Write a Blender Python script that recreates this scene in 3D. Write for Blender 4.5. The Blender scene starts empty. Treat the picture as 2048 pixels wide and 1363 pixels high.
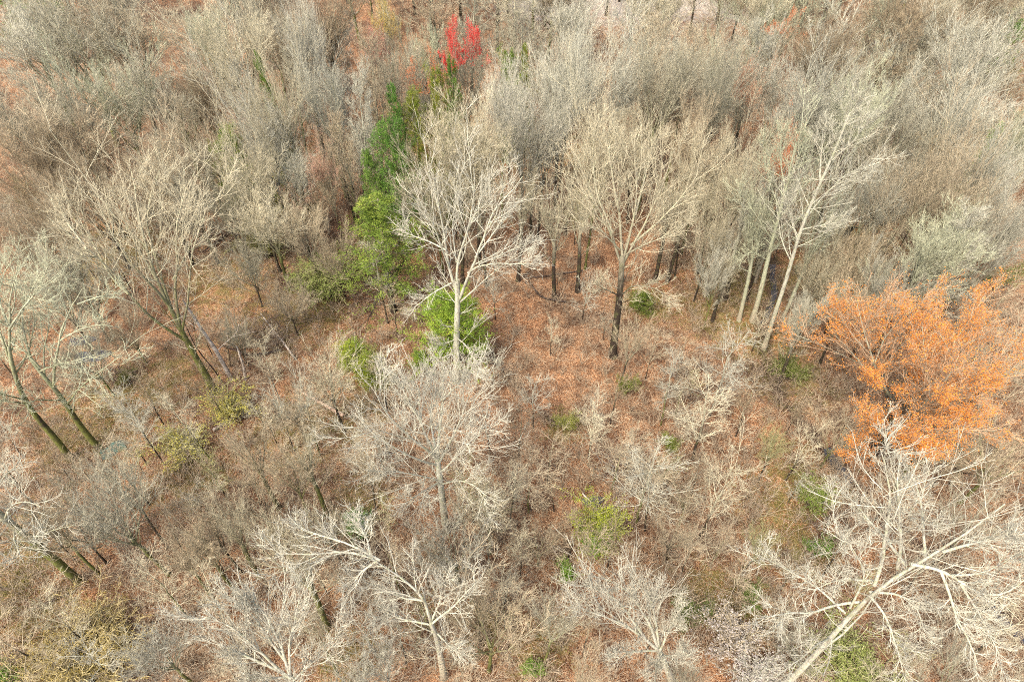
import bpy, math, random
import numpy as np
R = math.radians
C = bpy.context.scene.collection
SC = bpy.context.scene

# ------------------------------------------------------------------ camera, sky, sun, exposure
PITCH, CAMH, FPX = 46.0, 60.0, 1365.33
cam = bpy.data.objects.new('camera', bpy.data.cameras.new('camera'))
C.objects.link(cam)
cam.location = (0, 0, CAMH)
cam.rotation_euler = (R(90 - PITCH), 0, 0)
cam.data.lens = 24
cam.data.sensor_width = 36
cam.data.clip_start = 0.5
cam.data.clip_end = 3000
SC.camera = cam

SUN_EL, SUN_AZ = 54.0, 215.0          # azimuth clockwise from +Y: behind the camera, on its left
w = bpy.data.worlds.new('World')
SC.world = w
w.use_nodes = True
nt = w.node_tree
sky = nt.nodes.new('ShaderNodeTexSky')
sky.sky_type = 'NISHITA'
sky.sun_disc = False
sky.sun_elevation = R(SUN_EL)
sky.sun_rotation = R(SUN_AZ)
sky.dust_density = 6.0
nt.links.new(sky.outputs[0], nt.nodes['Background'].inputs[0])
nt.nodes['Background'].inputs[1].default_value = 0.15
sun = bpy.data.objects.new('sun', bpy.data.lights.new('sun', 'SUN'))
C.objects.link(sun)
sun.data.energy = 1.45
sun.data.angle = R(12)
sun.data.color = (1.0, 0.93, 0.82)
sun.rotation_euler = (R(90 - SUN_EL), 0, R(180 - SUN_AZ))
sun.location = (0, 0, 120)
SC.view_settings.view_transform = 'Standard'
SC.view_settings.look = 'None'
SC.view_settings.exposure = 1.4
SC.view_settings.gamma = 1.0
SC.cycles.use_denoising = False
SC.cycles.use_adaptive_sampling = False
SC.cycles.max_bounces = 4
SC.cycles.diffuse_bounces = 2
SC.cycles.glossy_bounces = 1
SC.cycles.transmission_bounces = 2
SC.cycles.transparent_max_bounces = 4
SC.render.filter_size = 1.0
SC.cycles.filter_width = 1.0

# ------------------------------------------------------------------ where a pixel of the survey frame meets the land
_cp, _sp = math.cos(R(PITCH)), math.sin(R(PITCH))
def ray(px, py):
    x = (px - 1024) / FPX; y = (681.5 - py) / FPX
    return np.array([x, _cp + y * _sp, -_sp + y * _cp])
def P(px, py, h=0.0):
    d = ray(px, py)
    t = (CAMH - h) / -d[2]
    return np.array([0, 0, CAMH]) + d * t
def PY(px, py, y):                      # the point of that sight line at distance y
    d = ray(px, py)
    return np.array([0, 0, CAMH]) + d * (y / d[1])
def proj(p):
    q = np.array(p) - np.array([0, 0, CAMH])
    z = q[1] * _cp - q[2] * _sp
    u = q[1] * _sp + q[2] * _cp
    return 1024 + FPX * q[0] / z, 681.5 - FPX * u / z

# ------------------------------------------------------------------ land shape
STREAM = [P(*p)[:2] for p in [(1470, 395), (1500, 450), (1548, 520), (1552, 575), (1528, 640), (1538, 720), (1570, 800), (1640, 880), (1690, 945), (1745, 1010), (1840, 1090), (1940, 1165), (2020, 1245), (2120, 1330)]]
DITCH = [P(*p)[:2] for p in [(972, 690), (1000, 728), (1052, 785), (1108, 840)]]
def seg_dist(X, Y, pts):
    d = np.full(np.shape(X), 1e9)
    for a, b in zip(pts[:-1], pts[1:]):
        a = np.array(a); b = np.array(b); v = b - a
        t = np.clip(((X - a[0]) * v[0] + (Y - a[1]) * v[1]) / (v @ v), 0, 1)
        d = np.minimum(d, np.hypot(X - a[0] - t * v[0], Y - a[1] - t * v[1]))
    return d
def gz(X, Y):
    X = np.asarray(X, float); Y = np.asarray(Y, float)
    z = 0.25 * np.sin(X * .11 + 1) * np.cos(Y * .09) + 0.10 * np.sin(X * .43 + Y * .31) + 0.05 * np.sin(X * 1.3 - Y * 1.1)
    ds = seg_dist(X, Y, STREAM); dd = seg_dist(X, Y, DITCH)
    z = z - 0.6 * np.exp(-(ds / 1.2) ** 2) - 0.28 * np.exp(-(dd / 0.5) ** 2) + .12 * np.exp(-((dd - 1.0) / .35) ** 2)
    return z

# ------------------------------------------------------------------ helpers: meshes
def mesh(name, V, Q, mat, smooth=False):
    me = bpy.data.meshes.new(name)
    V = np.ascontiguousarray(V, np.float32).reshape(-1, 3); Q = np.ascontiguousarray(Q, np.int32).reshape(-1, 4)
    me.vertices.add(len(V)); me.vertices.foreach_set('co', V.ravel())
    me.loops.add(Q.size); me.loops.foreach_set('vertex_index', Q.ravel())
    me.polygons.add(len(Q))
    me.polygons.foreach_set('loop_start', np.arange(0, Q.size, 4, dtype=np.int32))
    if smooth: me.polygons.foreach_set('use_smooth', np.ones(len(Q), bool))
    me.materials.append(mat)
    me.update(calc_edges=True)
    return me
class Geo:
    def __init__(s): s.V = []; s.Q = []; s.n = 0
    def add(s, V, Q):
        V = np.asarray(V).reshape(-1, 3)
        s.V.append(V); s.Q.append(np.asarray(Q).reshape(-1, 4) + s.n); s.n += len(V)
    def arrays(s): return np.concatenate(s.V), np.concatenate(s.Q)
    def mesh(s, name, mat, smooth=False): V, Q = s.arrays(); return mesh(name, V, Q, mat, smooth)
def norm(v): return v / np.maximum(np.linalg.norm(v, axis=-1, keepdims=True), 1e-9)
def tubes(P_, R_, s):
    K, n, _ = P_.shape
    T = norm(np.gradient(P_, axis=1))
    m = norm(P_[:, -1] - P_[:, 0])
    ref = np.where(np.abs(m[:, 2:3]) > .8, np.array([[1., 0, 0]]), np.array([[0, 0, 1.]]))[:, None, :]
    U = norm(np.cross(T, np.broadcast_to(ref, T.shape))); W = np.cross(T, U)
    a = np.arange(s) * 2 * np.pi / s
    V = P_[:, :, None, :] + R_[:, :, None, None] * (np.cos(a)[None, None, :, None] * U[:, :, None, :] + np.sin(a)[None, None, :, None] * W[:, :, None, :])
    k = np.arange(K)[:, None, None] * n * s; i = np.arange(n - 1)[None, :, None] * s; j = np.arange(s)[None, None, :]; j2 = (j + 1) % s
    Q = np.stack(np.broadcast_arrays(k + i + j, k + i + j2, k + i + s + j2, k + i + s + j), -1)
    return V.reshape(-1, 3), Q.reshape(-1, 4)
def leaves(ctr, size, rng, asp=.5, flat=0.0):
    N = len(ctr)
    a = norm(rng.normal(size=(N, 3)) * np.array([1, 1, 1 - flat])); b = norm(np.cross(a, rng.normal(size=(N, 3)) * np.array([1, 1, 1 - .0])))
    L = (size * rng.uniform(.6, 1.3, (N, 1)))
    V = np.stack([ctr - a * L / 2, ctr + b * L * asp / 2, ctr + a * L / 2, ctr - b * L * asp / 2], 1)
    return V.reshape(-1, 3), np.arange(4 * N).reshape(N, 4)
def resample(pts, n):
    pts = np.array(pts, float)
    d = np.r_[0, np.cumsum(np.linalg.norm(np.diff(pts[:, :3], axis=0), axis=1))]
    t = np.linspace(0, d[-1], n)
    out = np.stack([np.interp(t, d, pts[:, k]) for k in range(pts.shape[1])], 1)
    for _ in range(2):                                 # round the corners
        out[1:-1] = .25 * out[:-2] + .5 * out[1:-1] + .25 * out[2:]
    return out
def spawn(Pp, Rp, m, rng, t0=.2, t1=.98, ang=45, asd=10, lf=.5, taper=.6, n=4, up=.1, wob=.12, rf=.55, rmin=.01, lmin=.0, lsd=.25, rmax=1.0, droop=None):
    K, N, _ = Pp.shape
    seg = np.linalg.norm(np.diff(Pp, axis=1), axis=2); L = seg.sum(1)
    t = t0 + (t1 - t0) * (np.arange(m)[None] + rng.uniform(0, 1, (K, m))) / m
    x = t * (N - 1); i = np.minimum(x.astype(int), N - 2); f = (x - i)[..., None]
    kk = np.arange(K)[:, None]
    A = Pp[kk, i]; B = Pp[kk, i + 1]
    pos = A * (1 - f) + B * f; T = norm(B - A)
    r = (Rp[kk, i] * (1 - f[..., 0]) + Rp[kk, i + 1] * f[..., 0])
    ref = norm(rng.normal(size=T.shape)); U = norm(np.cross(T, ref)); W = np.cross(T, U)
    phi = rng.uniform(0, 6.28, (K, 1)) + np.arange(m)[None] * 2.4 + rng.normal(0, .4, (K, m))
    a = np.radians(ang + rng.normal(0, asd, (K, m)))[..., None]
    phi = phi[..., None]
    # azimuth measured in one frame per branch so that the spiral is even
    U0 = norm(np.cross(T, np.broadcast_to(np.array([.31, .17, .93]), T.shape))); W0 = np.cross(T, U0)
    d = norm(T * np.cos(a) + (U0 * np.cos(phi) + W0 * np.sin(phi)) * np.sin(a))
    ln = np.maximum(L[:, None] * lf * (1 - taper * (t - t0) / max(t1 - t0, 1e-6)) * np.exp(rng.normal(0, lsd, (K, m))), lmin)
    pts = [pos]; dd = d.reshape(-1, 3); p = pos.reshape(-1, 3); st = (ln / (n - 1)).reshape(-1, 1)
    out = [p]
    for q in range(n - 1):
        dd = norm(dd + np.array([0, 0, up]) + rng.normal(0, wob, dd.shape))
        p = p + dd * st; out.append(p)
    O = np.stack(out, 1)
    r0 = np.minimum(np.minimum(np.maximum(r * rf, rmin * 1.2), rmax), .0105 * ln + rmin).reshape(-1, 1)
    rr = r0 + (rmin - r0) * np.linspace(0, 1, n)[None] ** .8
    return O, np.maximum(rr, rmin)
def wobble(Pl, rng, s):
    K, n, _ = Pl.shape
    L = np.linalg.norm(Pl[:, -1] - Pl[:, 0], axis=1)[:, None, None]
    w_ = np.cumsum(rng.normal(0, 1, (K, n, 3)), 1) * s * L / n
    w_ -= w_[:, :1]
    return Pl + w_ * np.linspace(0, 1, n)[None, :, None] ** .5

# ------------------------------------------------------------------ helpers: things
def tag(o, label=None, cat=None, group=None, kind=None):
    if label: o['label'] = label
    if cat: o['category'] = cat
    if group: o['group'] = group
    if kind: o['kind'] = kind
    return o
def empty(name, loc, rz=0, sc=1.0):
    o = bpy.data.objects.new(name, None); C.objects.link(o)
    o.location = loc; o.rotation_euler = (0, 0, rz)
    o.scale = sc if hasattr(sc, '__len__') else (sc,) * 3
    o.empty_display_size = .5
    return o
def part(name, me, parent, color=None, mat=None):
    o = bpy.data.objects.new(name, me); C.objects.link(o); o.parent = parent
    if color: o.color = (*color, 1)
    if mat: o.material_slots[0].link = 'OBJECT'; o.material_slots[0].material = mat
    return o

# ------------------------------------------------------------------ materials
def newmat(name):
    m = bpy.data.materials.new(name); m.use_nodes = True
    n = m.node_tree.nodes; b = n['Principled BSDF']
    b.inputs['Roughness'].default_value = .85
    b.inputs['Specular IOR Level'].default_value = .2
    return m, n, m.node_tree.links, b
def noise(n, l, scale, detail=3, vec=None, rough=.6):
    t = n.new('ShaderNodeTexNoise'); t.inputs['Scale'].default_value = scale; t.inputs['Detail'].default_value = detail; t.inputs['Roughness'].default_value = rough
    if vec: l.new(vec, t.inputs['Vector'])
    return t.outputs[0]
def ramp(n, l, fac, stops):
    r = n.new('ShaderNodeValToRGB'); e = r.color_ramp.elements
    while len(e) < len(stops): e.new(.5)
    for k, (p, c) in enumerate(stops):
        e[k].position = p; e[k].color = (*c, 1) if len(c) == 3 else c
    l.new(fac, r.inputs[0]); return r.outputs[0]
def mix(n, l, fac, a, b, mode='MIX'):
    m = n.new('ShaderNodeMix'); m.data_type = 'RGBA'; m.blend_type = mode
    for s, v in ((m.inputs[0], fac), (m.inputs[6], a), (m.inputs[7], b)):
        if hasattr(v, 'links') or hasattr(v, 'is_linked'): l.new(v, s)
        elif isinstance(v, (int, float)): s.default_value = v
        else: s.default_value = (*v, 1)
    return m.outputs[2]
def bark_material(name, dark, moss, lo, hi, mossamt):
    m, n, l, b = newmat(name)
    tc = n.new('ShaderNodeTexCoord'); oi = n.new('ShaderNodeObjectInfo')
    s = n.new('ShaderNodeSeparateXYZ'); l.new(tc.outputs['Generated'], s.inputs[0])
    mp = n.new('ShaderNodeMapping'); l.new(tc.outputs['Object'], mp.inputs[0]); mp.inputs['Scale'].default_value = (1, 1, .25)
    f = noise(n, l, 6, 4, mp.outputs[0])
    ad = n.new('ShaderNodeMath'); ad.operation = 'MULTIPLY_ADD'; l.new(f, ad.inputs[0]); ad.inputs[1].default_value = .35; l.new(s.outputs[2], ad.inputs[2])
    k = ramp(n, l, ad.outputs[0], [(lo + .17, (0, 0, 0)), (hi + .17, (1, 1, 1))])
    streak = ramp(n, l, noise(n, l, 14, 3, mp.outputs[0]), [(.3, (.55, .55, .55)), (.7, (1.15, 1.15, 1.15))])
    upper = mix(n, l, 1.0, oi.outputs['Color'], streak, 'MULTIPLY')
    upper = mix(n, l, ramp(n, l, noise(n, l, 2.6, 4, tc.outputs['Object']), [(.48, (0, 0, 0)), (.62, (.75, .75, .75))]), upper, (.34, .36, .22))
    upper = mix(n, l, ramp(n, l, noise(n, l, 3.8, 4, mp.outputs[0]), [(.54, (0, 0, 0)), (.66, (.7, .7, .7))]), upper, (.16, .13, .10))
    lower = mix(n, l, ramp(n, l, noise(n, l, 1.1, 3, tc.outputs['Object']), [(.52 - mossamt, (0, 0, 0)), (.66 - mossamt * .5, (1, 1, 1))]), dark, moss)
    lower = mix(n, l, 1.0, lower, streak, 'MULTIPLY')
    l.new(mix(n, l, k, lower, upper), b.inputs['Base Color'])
    bp = n.new('ShaderNodeBump'); bp.inputs['Strength'].default_value = .6; bp.inputs['Distance'].default_value = .05
    l.new(f, bp.inputs['Height']); l.new(bp.outputs[0], b.inputs['Normal'])
    return m
def twig_material(name):
    m, n, l, b = newmat(name)
    oi = n.new('ShaderNodeObjectInfo'); tc = n.new('ShaderNodeTexCoord')
    v = ramp(n, l, noise(n, l, 1.7, 2, tc.outputs['Object']), [(.3, (.72, .70, .68)), (.7, (1.18, 1.18, 1.15))])
    l.new(mix(n, l, 1.0, oi.outputs['Color'], v, 'MULTIPLY'), b.inputs['Base Color'])
    return m
def leaf_material(name, stops, trans=.3):
    m, n, l, b = newmat(name)
    tc = n.new('ShaderNodeTexCoord'); oi = n.new('ShaderNodeObjectInfo')
    big = noise(n, l, .55, 2, tc.outputs['Object'])
    sm = noise(n, l, 7.0, 1, tc.outputs['Object'])
    a = n.new('ShaderNodeMath'); a.operation = 'ADD'; l.new(big, a.inputs[0]); l.new(sm, a.inputs[1])
    h = n.new('ShaderNodeMath'); h.operation = 'MULTIPLY'; l.new(a.outputs[0], h.inputs[0]); h.inputs[1].default_value = .5
    col = ramp(n, l, h.outputs[0], stops)
    col = mix(n, l, 1.0, col, oi.outputs['Color'], 'MULTIPLY')
    l.new(col, b.inputs['Base Color'])
    b.inputs['Roughness'].default_value = .6
    tr = n.new('ShaderNodeBsdfTranslucent'); l.new(col, tr.inputs[0])
    ms = n.new('ShaderNodeMixShader'); ms.inputs[0].default_value = trans
    out = n['Material Output']
    l.new(b.outputs[0], ms.inputs[1]); l.new(tr.outputs[0], ms.inputs[2]); l.new(ms.outputs[0], out.inputs[0])
    return m
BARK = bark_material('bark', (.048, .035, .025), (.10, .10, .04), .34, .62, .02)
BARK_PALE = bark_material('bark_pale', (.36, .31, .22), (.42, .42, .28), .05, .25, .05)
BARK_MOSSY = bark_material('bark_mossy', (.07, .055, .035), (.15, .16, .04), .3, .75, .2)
TWIG = twig_material('twig')
NEEDLE = leaf_material('needles', [(.36, (.07, .13, .02)), (.5, (.17, .26, .045)), (.64, (.32, .38, .08))])
LEAF = leaf_material('young_leaves', [(.35, (.55, .55, .5)), (.5, (.85, .85, .85)), (.66, (1, 1, 1))], .35)
BUD = leaf_material('flower_buds', [(.35, (.62, .55, .5)), (.5, (.9, .9, .9)), (.66, (1, 1, 1))], .35)

# ground
def ground_material():
    m, n, l, b = newmat('leaf_litter')
    tc = n.new('ShaderNodeTexCoord'); O = tc.outputs['Object']
    def vor(scale):
        v = n.new('ShaderNodeTexVoronoi'); v.inputs['Scale'].default_value = scale; l.new(O, v.inputs['Vector']); return v
    v = vor(16); s = n.new('ShaderNodeSeparateColor'); l.new(v.outputs['Color'], s.inputs[0])
    litter = ramp(n, l, s.outputs[0], [(0, (.06, .028, .015)), (.25, (.17, .075, .034)), (.55, (.33, .160, .072)), (.8, (.43, .245, .125)), (.97, (.48, .34, .21))])
    v2 = vor(5.5); s2 = n.new('ShaderNodeSeparateColor'); l.new(v2.outputs['Color'], s2.inputs[0])
    litter = mix(n, l, 1.0, litter, ramp(n, l, s2.outputs[1], [(0, (.78, .76, .76)), (1, (1.18, 1.18, 1.18))]), 'MULTIPLY')
    # brown, pinkish, rusty patches
    litter = mix(n, l, ramp(n, l, noise(n, l, .09, 4, O), [(.42, (0, 0, 0)), (.62, (.75, .75, .75))]), litter, mix(n, l, 1.0, litter, (.78, .98, 1.15), 'MULTIPLY'))
    litter = mix(n, l, ramp(n, l, noise(n, l, .35, 5, O), [(.40, (1, 1, 1)), (.56, (0, 0, 0))]), litter, mix(n, l, 1.0, litter, (.50, .50, .52), 'MULTIPLY'))
    at = n.new('ShaderNodeVertexColor'); at.layer_name = 'zone'
    z = n.new('ShaderNodeSeparateColor'); l.new(at.outputs[0], z.inputs[0])
    nz = noise(n, l, .8, 5, O)
    def zone(chan, col, base, spread=.35):
        a = n.new('ShaderNodeMath'); a.operation = 'MULTIPLY_ADD'; l.new(nz, a.inputs[0]); a.inputs[1].default_value = .9; l.new(chan, a.inputs[2])
        k = ramp(n, l, a.outputs[0], [(.62, (0, 0, 0)), (.90, (.85, .85, .85))])
        g = ramp(n, l, s.outputs[1], [(0, tuple(c * .4 for c in col)), (1, tuple(min(1, c * 1.6) for c in col))])
        return mix(n, l, k, base, g)
    c = zone(z.outputs[1], (.20, .165, .06), litter)       # moss and grass
    c = zone(z.outputs[2], (.045, .033, .026), c)             # wet mud by the water
    c = zone(z.outputs[0], (.40, .36, .30), c)              # gravel / bare pale soil
    l.new(c, b.inputs['Base Color'])
    b.inputs['Roughness'].default_value = .95
    bp = n.new('ShaderNodeBump'); bp.inputs['Strength'].default_value = .8; bp.inputs['Distance'].default_value = .08
    l.new(s.outputs[2], bp.inputs['Height']); l.new(bp.outputs[0], b.inputs['Normal'])
    return m
MOSSY = [(230, 820, 9), (330, 760, 7), (150, 860, 6), (600, 860, 7), (720, 820, 6), (1130, 850, 3), (1540, 690, 6), (1580, 760, 6), (1480, 1210, 4.5), (1410, 1180, 4), (1560, 1010, 6), (1600, 960, 6),
         (60, 1090, 6), (20, 1170, 5), (120, 1310, 6), (90, 1240, 5), (700, 1320, 4), (720, 1000, 4), (560, 640, 9), (450, 560, 9), (180, 540, 10), (250, 500, 11), (640, 620, 5), (1300, 610, 5), (1440, 620, 8), (1480, 560, 8), (380, 960, 6), (1640, 560, 9), (1700, 480, 12), (1930, 260, 16), (1080, 1290, 4), (960, 1240, 3), (1600, 1100, 5), (1100, 300, 14), (850, 250, 16), (500, 330, 14)]
GRAVEL = [(1090, 5, 14), (1250, 6, 17), (1330, 4, 17), (1440, 14, 12), (1790, 92, 7)]
def build_ground():
    def axis(lo, hi, flo, fhi, fine, coarse):
        a = np.arange(flo, fhi + .01, fine)
        l_ = []; x = flo; st = fine
        while x > lo: st = min(st * 1.35, coarse); x -= st; l_.append(x)
        r_ = []; x = fhi; st = fine
        while x < hi: st = min(st * 1.35, coarse); x += st; r_.append(x)
        return np.r_[l_[::-1], a, r_]
    xs = axis(-900, 900, -95, 95, .45, 60); ys = axis(-400, 1500, 6, 175, .45, 60)
    X, Y = np.meshgrid(xs, ys); Z = gz(X, Y)
    rng = np.random.default_rng(3)
    near = (np.abs(X) < 96) & (Y > 5) & (Y < 176)
    Z = Z + np.where(near, rng.normal(0, .03, X.shape), 0)
    nx, ny = len(xs), len(ys)
    I = (np.arange(ny - 1)[:, None] * nx + np.arange(nx - 1)[None]).ravel()
    Q = np.stack([I, I + 1, I + nx + 1, I + nx], 1)
    me = mesh('ground', np.stack([X, Y, Z], -1).reshape(-1, 3), Q, ground_material(), True)
    zone = np.zeros((ny * nx, 4), np.float32); zone[:, 3] = 1
    x = X.ravel(); y = Y.ravel()
    def blobs(lst):
        v = np.zeros(len(x))
        for px, py, r in lst:
            c = P(px, py); v = np.maximum(v, np.exp(-(((x - c[0]) ** 2 + (y - c[1]) ** 2) / r ** 2)))
        return v
    zone[:, 1] = blobs(MOSSY) * .30
    zone[:, 0] = blobs(GRAVEL) * .55
    zone[:, 2] = np.maximum(np.exp(-(seg_dist(x, y, STREAM) / 1.5) ** 2) * .42, np.exp(-(seg_dist(x, y, DITCH) / .5) ** 2) * .45)
    ca = me.color_attributes.new('zone', 'FLOAT_COLOR', 'POINT')
    ca.data.foreach_set('color', zone.ravel())
    o = bpy.data.objects.new('ground', me); C.objects.link(o)
    return tag(o, 'rust brown leaf litter on the forest floor', 'ground', kind='structure')
build_ground()
def water_mat():
    m, n, l, b = newmat('water')
    b.inputs['Base Color'].default_value = (.05, .05, .06, 1); b.inputs['Roughness'].default_value = .08; b.inputs['Specular IOR Level'].default_value = .9
    bp = n.new('ShaderNodeBump'); bp.inputs['Strength'].default_value = .15; tc = n.new('ShaderNodeTexCoord')
    l.new(noise(n, l, 2.5, 3, tc.outputs['Object']), bp.inputs['Height']); l.new(bp.outputs[0], b.inputs['Normal'])
    return m
WATER = water_mat()
def strip(name, pts, wd, drop, label):
    pts = resample(np.array(pts), 40)
    T = norm(np.gradient(pts, axis=0)); N = np.stack([-T[:, 1], T[:, 0]], 1)
    rng = np.random.default_rng(5); ww = wd * (0.75 + .5 * rng.random((40, 1)))
    A = pts + N * ww; B = pts - N * ww
    zz = gz(pts[:, 0], pts[:, 1]).mean() * 0 + (gz(pts[:, 0], pts[:, 1])[:, None] + drop)
    V = np.concatenate([np.c_[A, zz], np.c_[B, zz]])
    i = np.arange(39)
    o = bpy.data.objects.new(name, mesh(name, V, np.stack([i, i + 1, 41 + i, 40 + i], 1), WATER, True)); C.objects.link(o)
    tag(o, label, 'water', kind='structure')
strip('stream_water', STREAM[2:5], .5, .07, 'dark stream pool below the tall lichen-streaked tree')
strip('stream_water', [P(1650, 895)[:2], P(1690, 945)[:2], P(1705, 965)[:2]], .7, .10, 'dark stream pool between the orange tree and the great white tree')
strip('stream_water', [P(1985, 1210)[:2], P(2020, 1245)[:2], P(2070, 1290)[:2]], .5, .10, 'dark stream pool near the right edge under white branches')
for c_, r_ in [((185, 714), 1.3), ((166, 684), 1.0), ((1186, 1000), .7)]:
    p = P(*c_); a = np.linspace(0, 2 * np.pi, 25)[:-1]
    rr = r_ * (1 + .25 * np.sin(2 * a + 1) + .12 * np.sin(5 * a))
    ring = np.stack([p[0] + rr * 1.3 * np.cos(a), p[1] + rr * np.sin(a)], 1)
    zz = gz(ring[:, 0], ring[:, 1]).max() + .03
    V = np.concatenate([np.c_[ring, np.full(24, zz)], np.c_[p[0] + (ring[:, 0] - p[0]) * .4, p[1] + (ring[:, 1] - p[1]) * .4, np.full(24, zz)], np.c_[p[0] + (ring[:, 0] - p[0]) * .02, p[1] + (ring[:, 1] - p[1]) * .02, np.full(24, zz)]])
    i = np.arange(24); j = (i + 1) % 24
    o = bpy.data.objects.new('puddle_water', mesh('puddle_water', V, np.concatenate([np.stack([i, j, 24 + j, 24 + i], 1), np.stack([24 + i, 24 + j, 48 + j, 48 + i], 1)]), WATER)); C.objects.link(o)
    tag(o, 'small still puddle on the leaf litter', 'water', kind='structure')

# ------------------------------------------------------------------ tree builders -> (trunk mesh, crown mesh, extra mesh or None)
def finish(name, trunk, levels, limbs_sides, barkmat, extra=None, extraname=None):
    g = Geo()
    for (Pp, Rr, s) in trunk: g.add(*tubes(Pp, Rr, s))
    t = g.mesh('trunk', barkmat, True)
    g = Geo()
    for (Pp, Rr, s) in levels: g.add(*tubes(Pp, Rr, s))
    c = g.mesh('crown', TWIG)
    return t, c, extra
def bare_tree(seed, H=24, kind='vase', rb=.30, W=1.0, dens=1.0, twr=.012, bark=None, bud=None):
    """kind: vase (several rising leaders), leader (one straight stem with side limbs), round (wide fork, curved limbs), sapling"""
    rng = np.random.default_rng(seed)
    d = lambda v: max(2, int(round(v * dens)))
    up0 = np.zeros((1, 12, 3)); 
    if kind == 'leader':
        up0[0, :, 2] = np.linspace(0, H * .97, 12); tr = wobble(up0, rng, .035)
        trr = (rb * (1 - np.linspace(0, 1, 12)) ** .75 + .02)[None]; trr[0, 0] *= 1.35
        L1, r1 = spawn(tr, trr, d(30), rng, .30, .97, 52, 9, .27 * W, .62, 7, .13, .09, .38, .02)
        L2, r2 = spawn(L1, r1, d(10), rng, .15, .98, 42, 10, .38, .5, 5, .10, .12, .5, .015, .6)
        L3, r3 = spawn(L2, r2, 9, rng, .1, .98, 32, 10, .52, .4, 4, .12, .09, .6, twr * .85, .4)
        L4, r4 = spawn(L3, r3, 2, rng, .2, .95, 32, 12, .55, .4, 3, .05, .12, .7, twr * .6, .25)
        return finish('t', [(tr, trr, 8), (L1, r1, 5)], [(L2, r2, 4), (L3, r3, 3), (L4, r4, 3)], 5, bark or BARK, extra=(L4, L3))
    if kind == 'sapling':
        up0[0, :, 2] = np.linspace(0, H * .97, 12); tr = wobble(up0, rng, .09)
        trr = (rb * (1 - np.linspace(0, 1, 12)) ** .8 + .012)[None]
        L1, r1 = spawn(tr, trr, d(14), rng, .25, .97, 55, 12, .30 * W, .5, 6, .08, .10, .5, .014)
        L2, r2 = spawn(L1, r1, d(8), rng, .15, .98, 42, 12, .45, .5, 4, .06, .12, .6, twr * .75, .3)
        L3, r3 = spawn(L2, r2, 5, rng, .15, .95, 40, 12, .5, .4, 3, .05, .12, .7, twr * .6, .2)
        return finish('t', [(tr, trr, 6)], [(L1, r1, 4), (L2, r2, 3), (L3, r3, 3)], 5, bark or BARK, extra=(L3, L2))
    fork = {'vase': .50, 'round': .36}[kind]
    n = 8
    up0 = np.zeros((1, n, 3)); up0[0, :, 2] = np.linspace(0, H * fork, n); tr = wobble(up0, rng, .05)
    trr = (rb * (1 - .25 * np.linspace(0, 1, n)))[None]; trr[0, 0] *= 1.35
    if kind == 'vase':
        A, ra = spawn(tr, trr, 6, rng, .72, .995, 17, 5, (1 - fork) / fork * .98, .1, 9, .05, .05, .62, .025, lsd=.10)
        B, rb2 = spawn(A, ra, 4, rng, .12, .6, 24, 6, .62 * W, .2, 7, .07, .07, .6, .02)
    else:
        A, ra = spawn(tr, trr, 7, rng, .55, .995, 40, 9, (1 - fork) / fork * .98 * (.85), .1, 9, .10, .06, .6, .025, lsd=.12)
        B, rb2 = spawn(A, ra, 5, rng, .15, .8, 36, 8, .52 * W, .3, 7, .07, .08, .6, .02)
    side, rs = spawn(tr, trr, 2, rng, .55, .9, 65, 10, .45, .2, 7, .12, .1, .3, .02)
    L1 = np.concatenate([B, side]); r1 = np.concatenate([rb2, rs])
    L2a, r2a = spawn(A, ra, d(11), rng, .25, .99, 28, 7, .30 * W, .55, 5, .12, .07, .5, .016, .8)
    L2b, r2b = spawn(L1, r1, d(9), rng, .15, .98, 32, 8, .42, .5, 5, .12, .08, .5, .016, .7)
    L2 = np.concatenate([L2a, L2b]); r2 = np.concatenate([r2a, r2b])
    o_ = dens < .7
    L3, r3 = spawn(L2, r2, 7 if o_ else 9, rng, .1, .98, 28, 8, .52, .4, 4, .12, .08, .6, twr * .85, .6)
    L4, r4 = spawn(L3, r3, 2, rng, .15, .95, 28, 10, .55, .4, 3, .05, .12, .7, twr * .6, .35)
    return finish('t', [(tr, trr, 8), (A, ra, 6), (L1, r1, 5)], [(L2, r2, 4), (L3, r3, 3), (L4, r4, 3)], 5, bark or BARK, extra=(L4, L3))
def evergreen(seed, H=12, W=.26, base=.2, dens=1.0, fol=.13, droop=-.03):
    rng = np.random.default_rng(seed)
    up0 = np.zeros((1, 10, 3)); up0[0, :, 2] = np.linspace(0, H, 10); tr = wobble(up0, rng, .05)
    trr = (.013 * H * (1 - np.linspace(0, 1, 10)) ** .8 + .02)[None]
    L1, r1 = spawn(tr, trr, int(60 * dens), rng, base, .995, 66, 10, W, .78, 7, .05 + droop, .10, .4, .012, lsd=.32)
    L2, r2 = spawn(L1, r1, 12, rng, .12, .99, 45, 12, .42, .45, 5, .04, .12, .5, .009, .3)
    L3, r3 = spawn(L2, r2, 4, rng, .2, .99, 40, 12, .5, .4, 3, .03, .12, .5, .006, .18)
    pts = np.concatenate([L2[:, 2:].reshape(-1, 3), L3[:, 1:].reshape(-1, 3)])
    pts = np.repeat(pts, 5, 0) + rng.normal(0, .07, (len(pts) * 5, 3))
    g = Geo(); g.add(*tubes(tr, trr, 8)); t = g.mesh('trunk', BARK, True)
    g = Geo(); g.add(*tubes(L1, r1, 4)); g.add(*tubes(L2, r2, 3)); br = g.mesh('branches', BARK)
    g = Geo(); g.add(*leaves(pts, fol, rng, .26)); f = g.mesh('foliage', NEEDLE)
    return t, br, f
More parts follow.
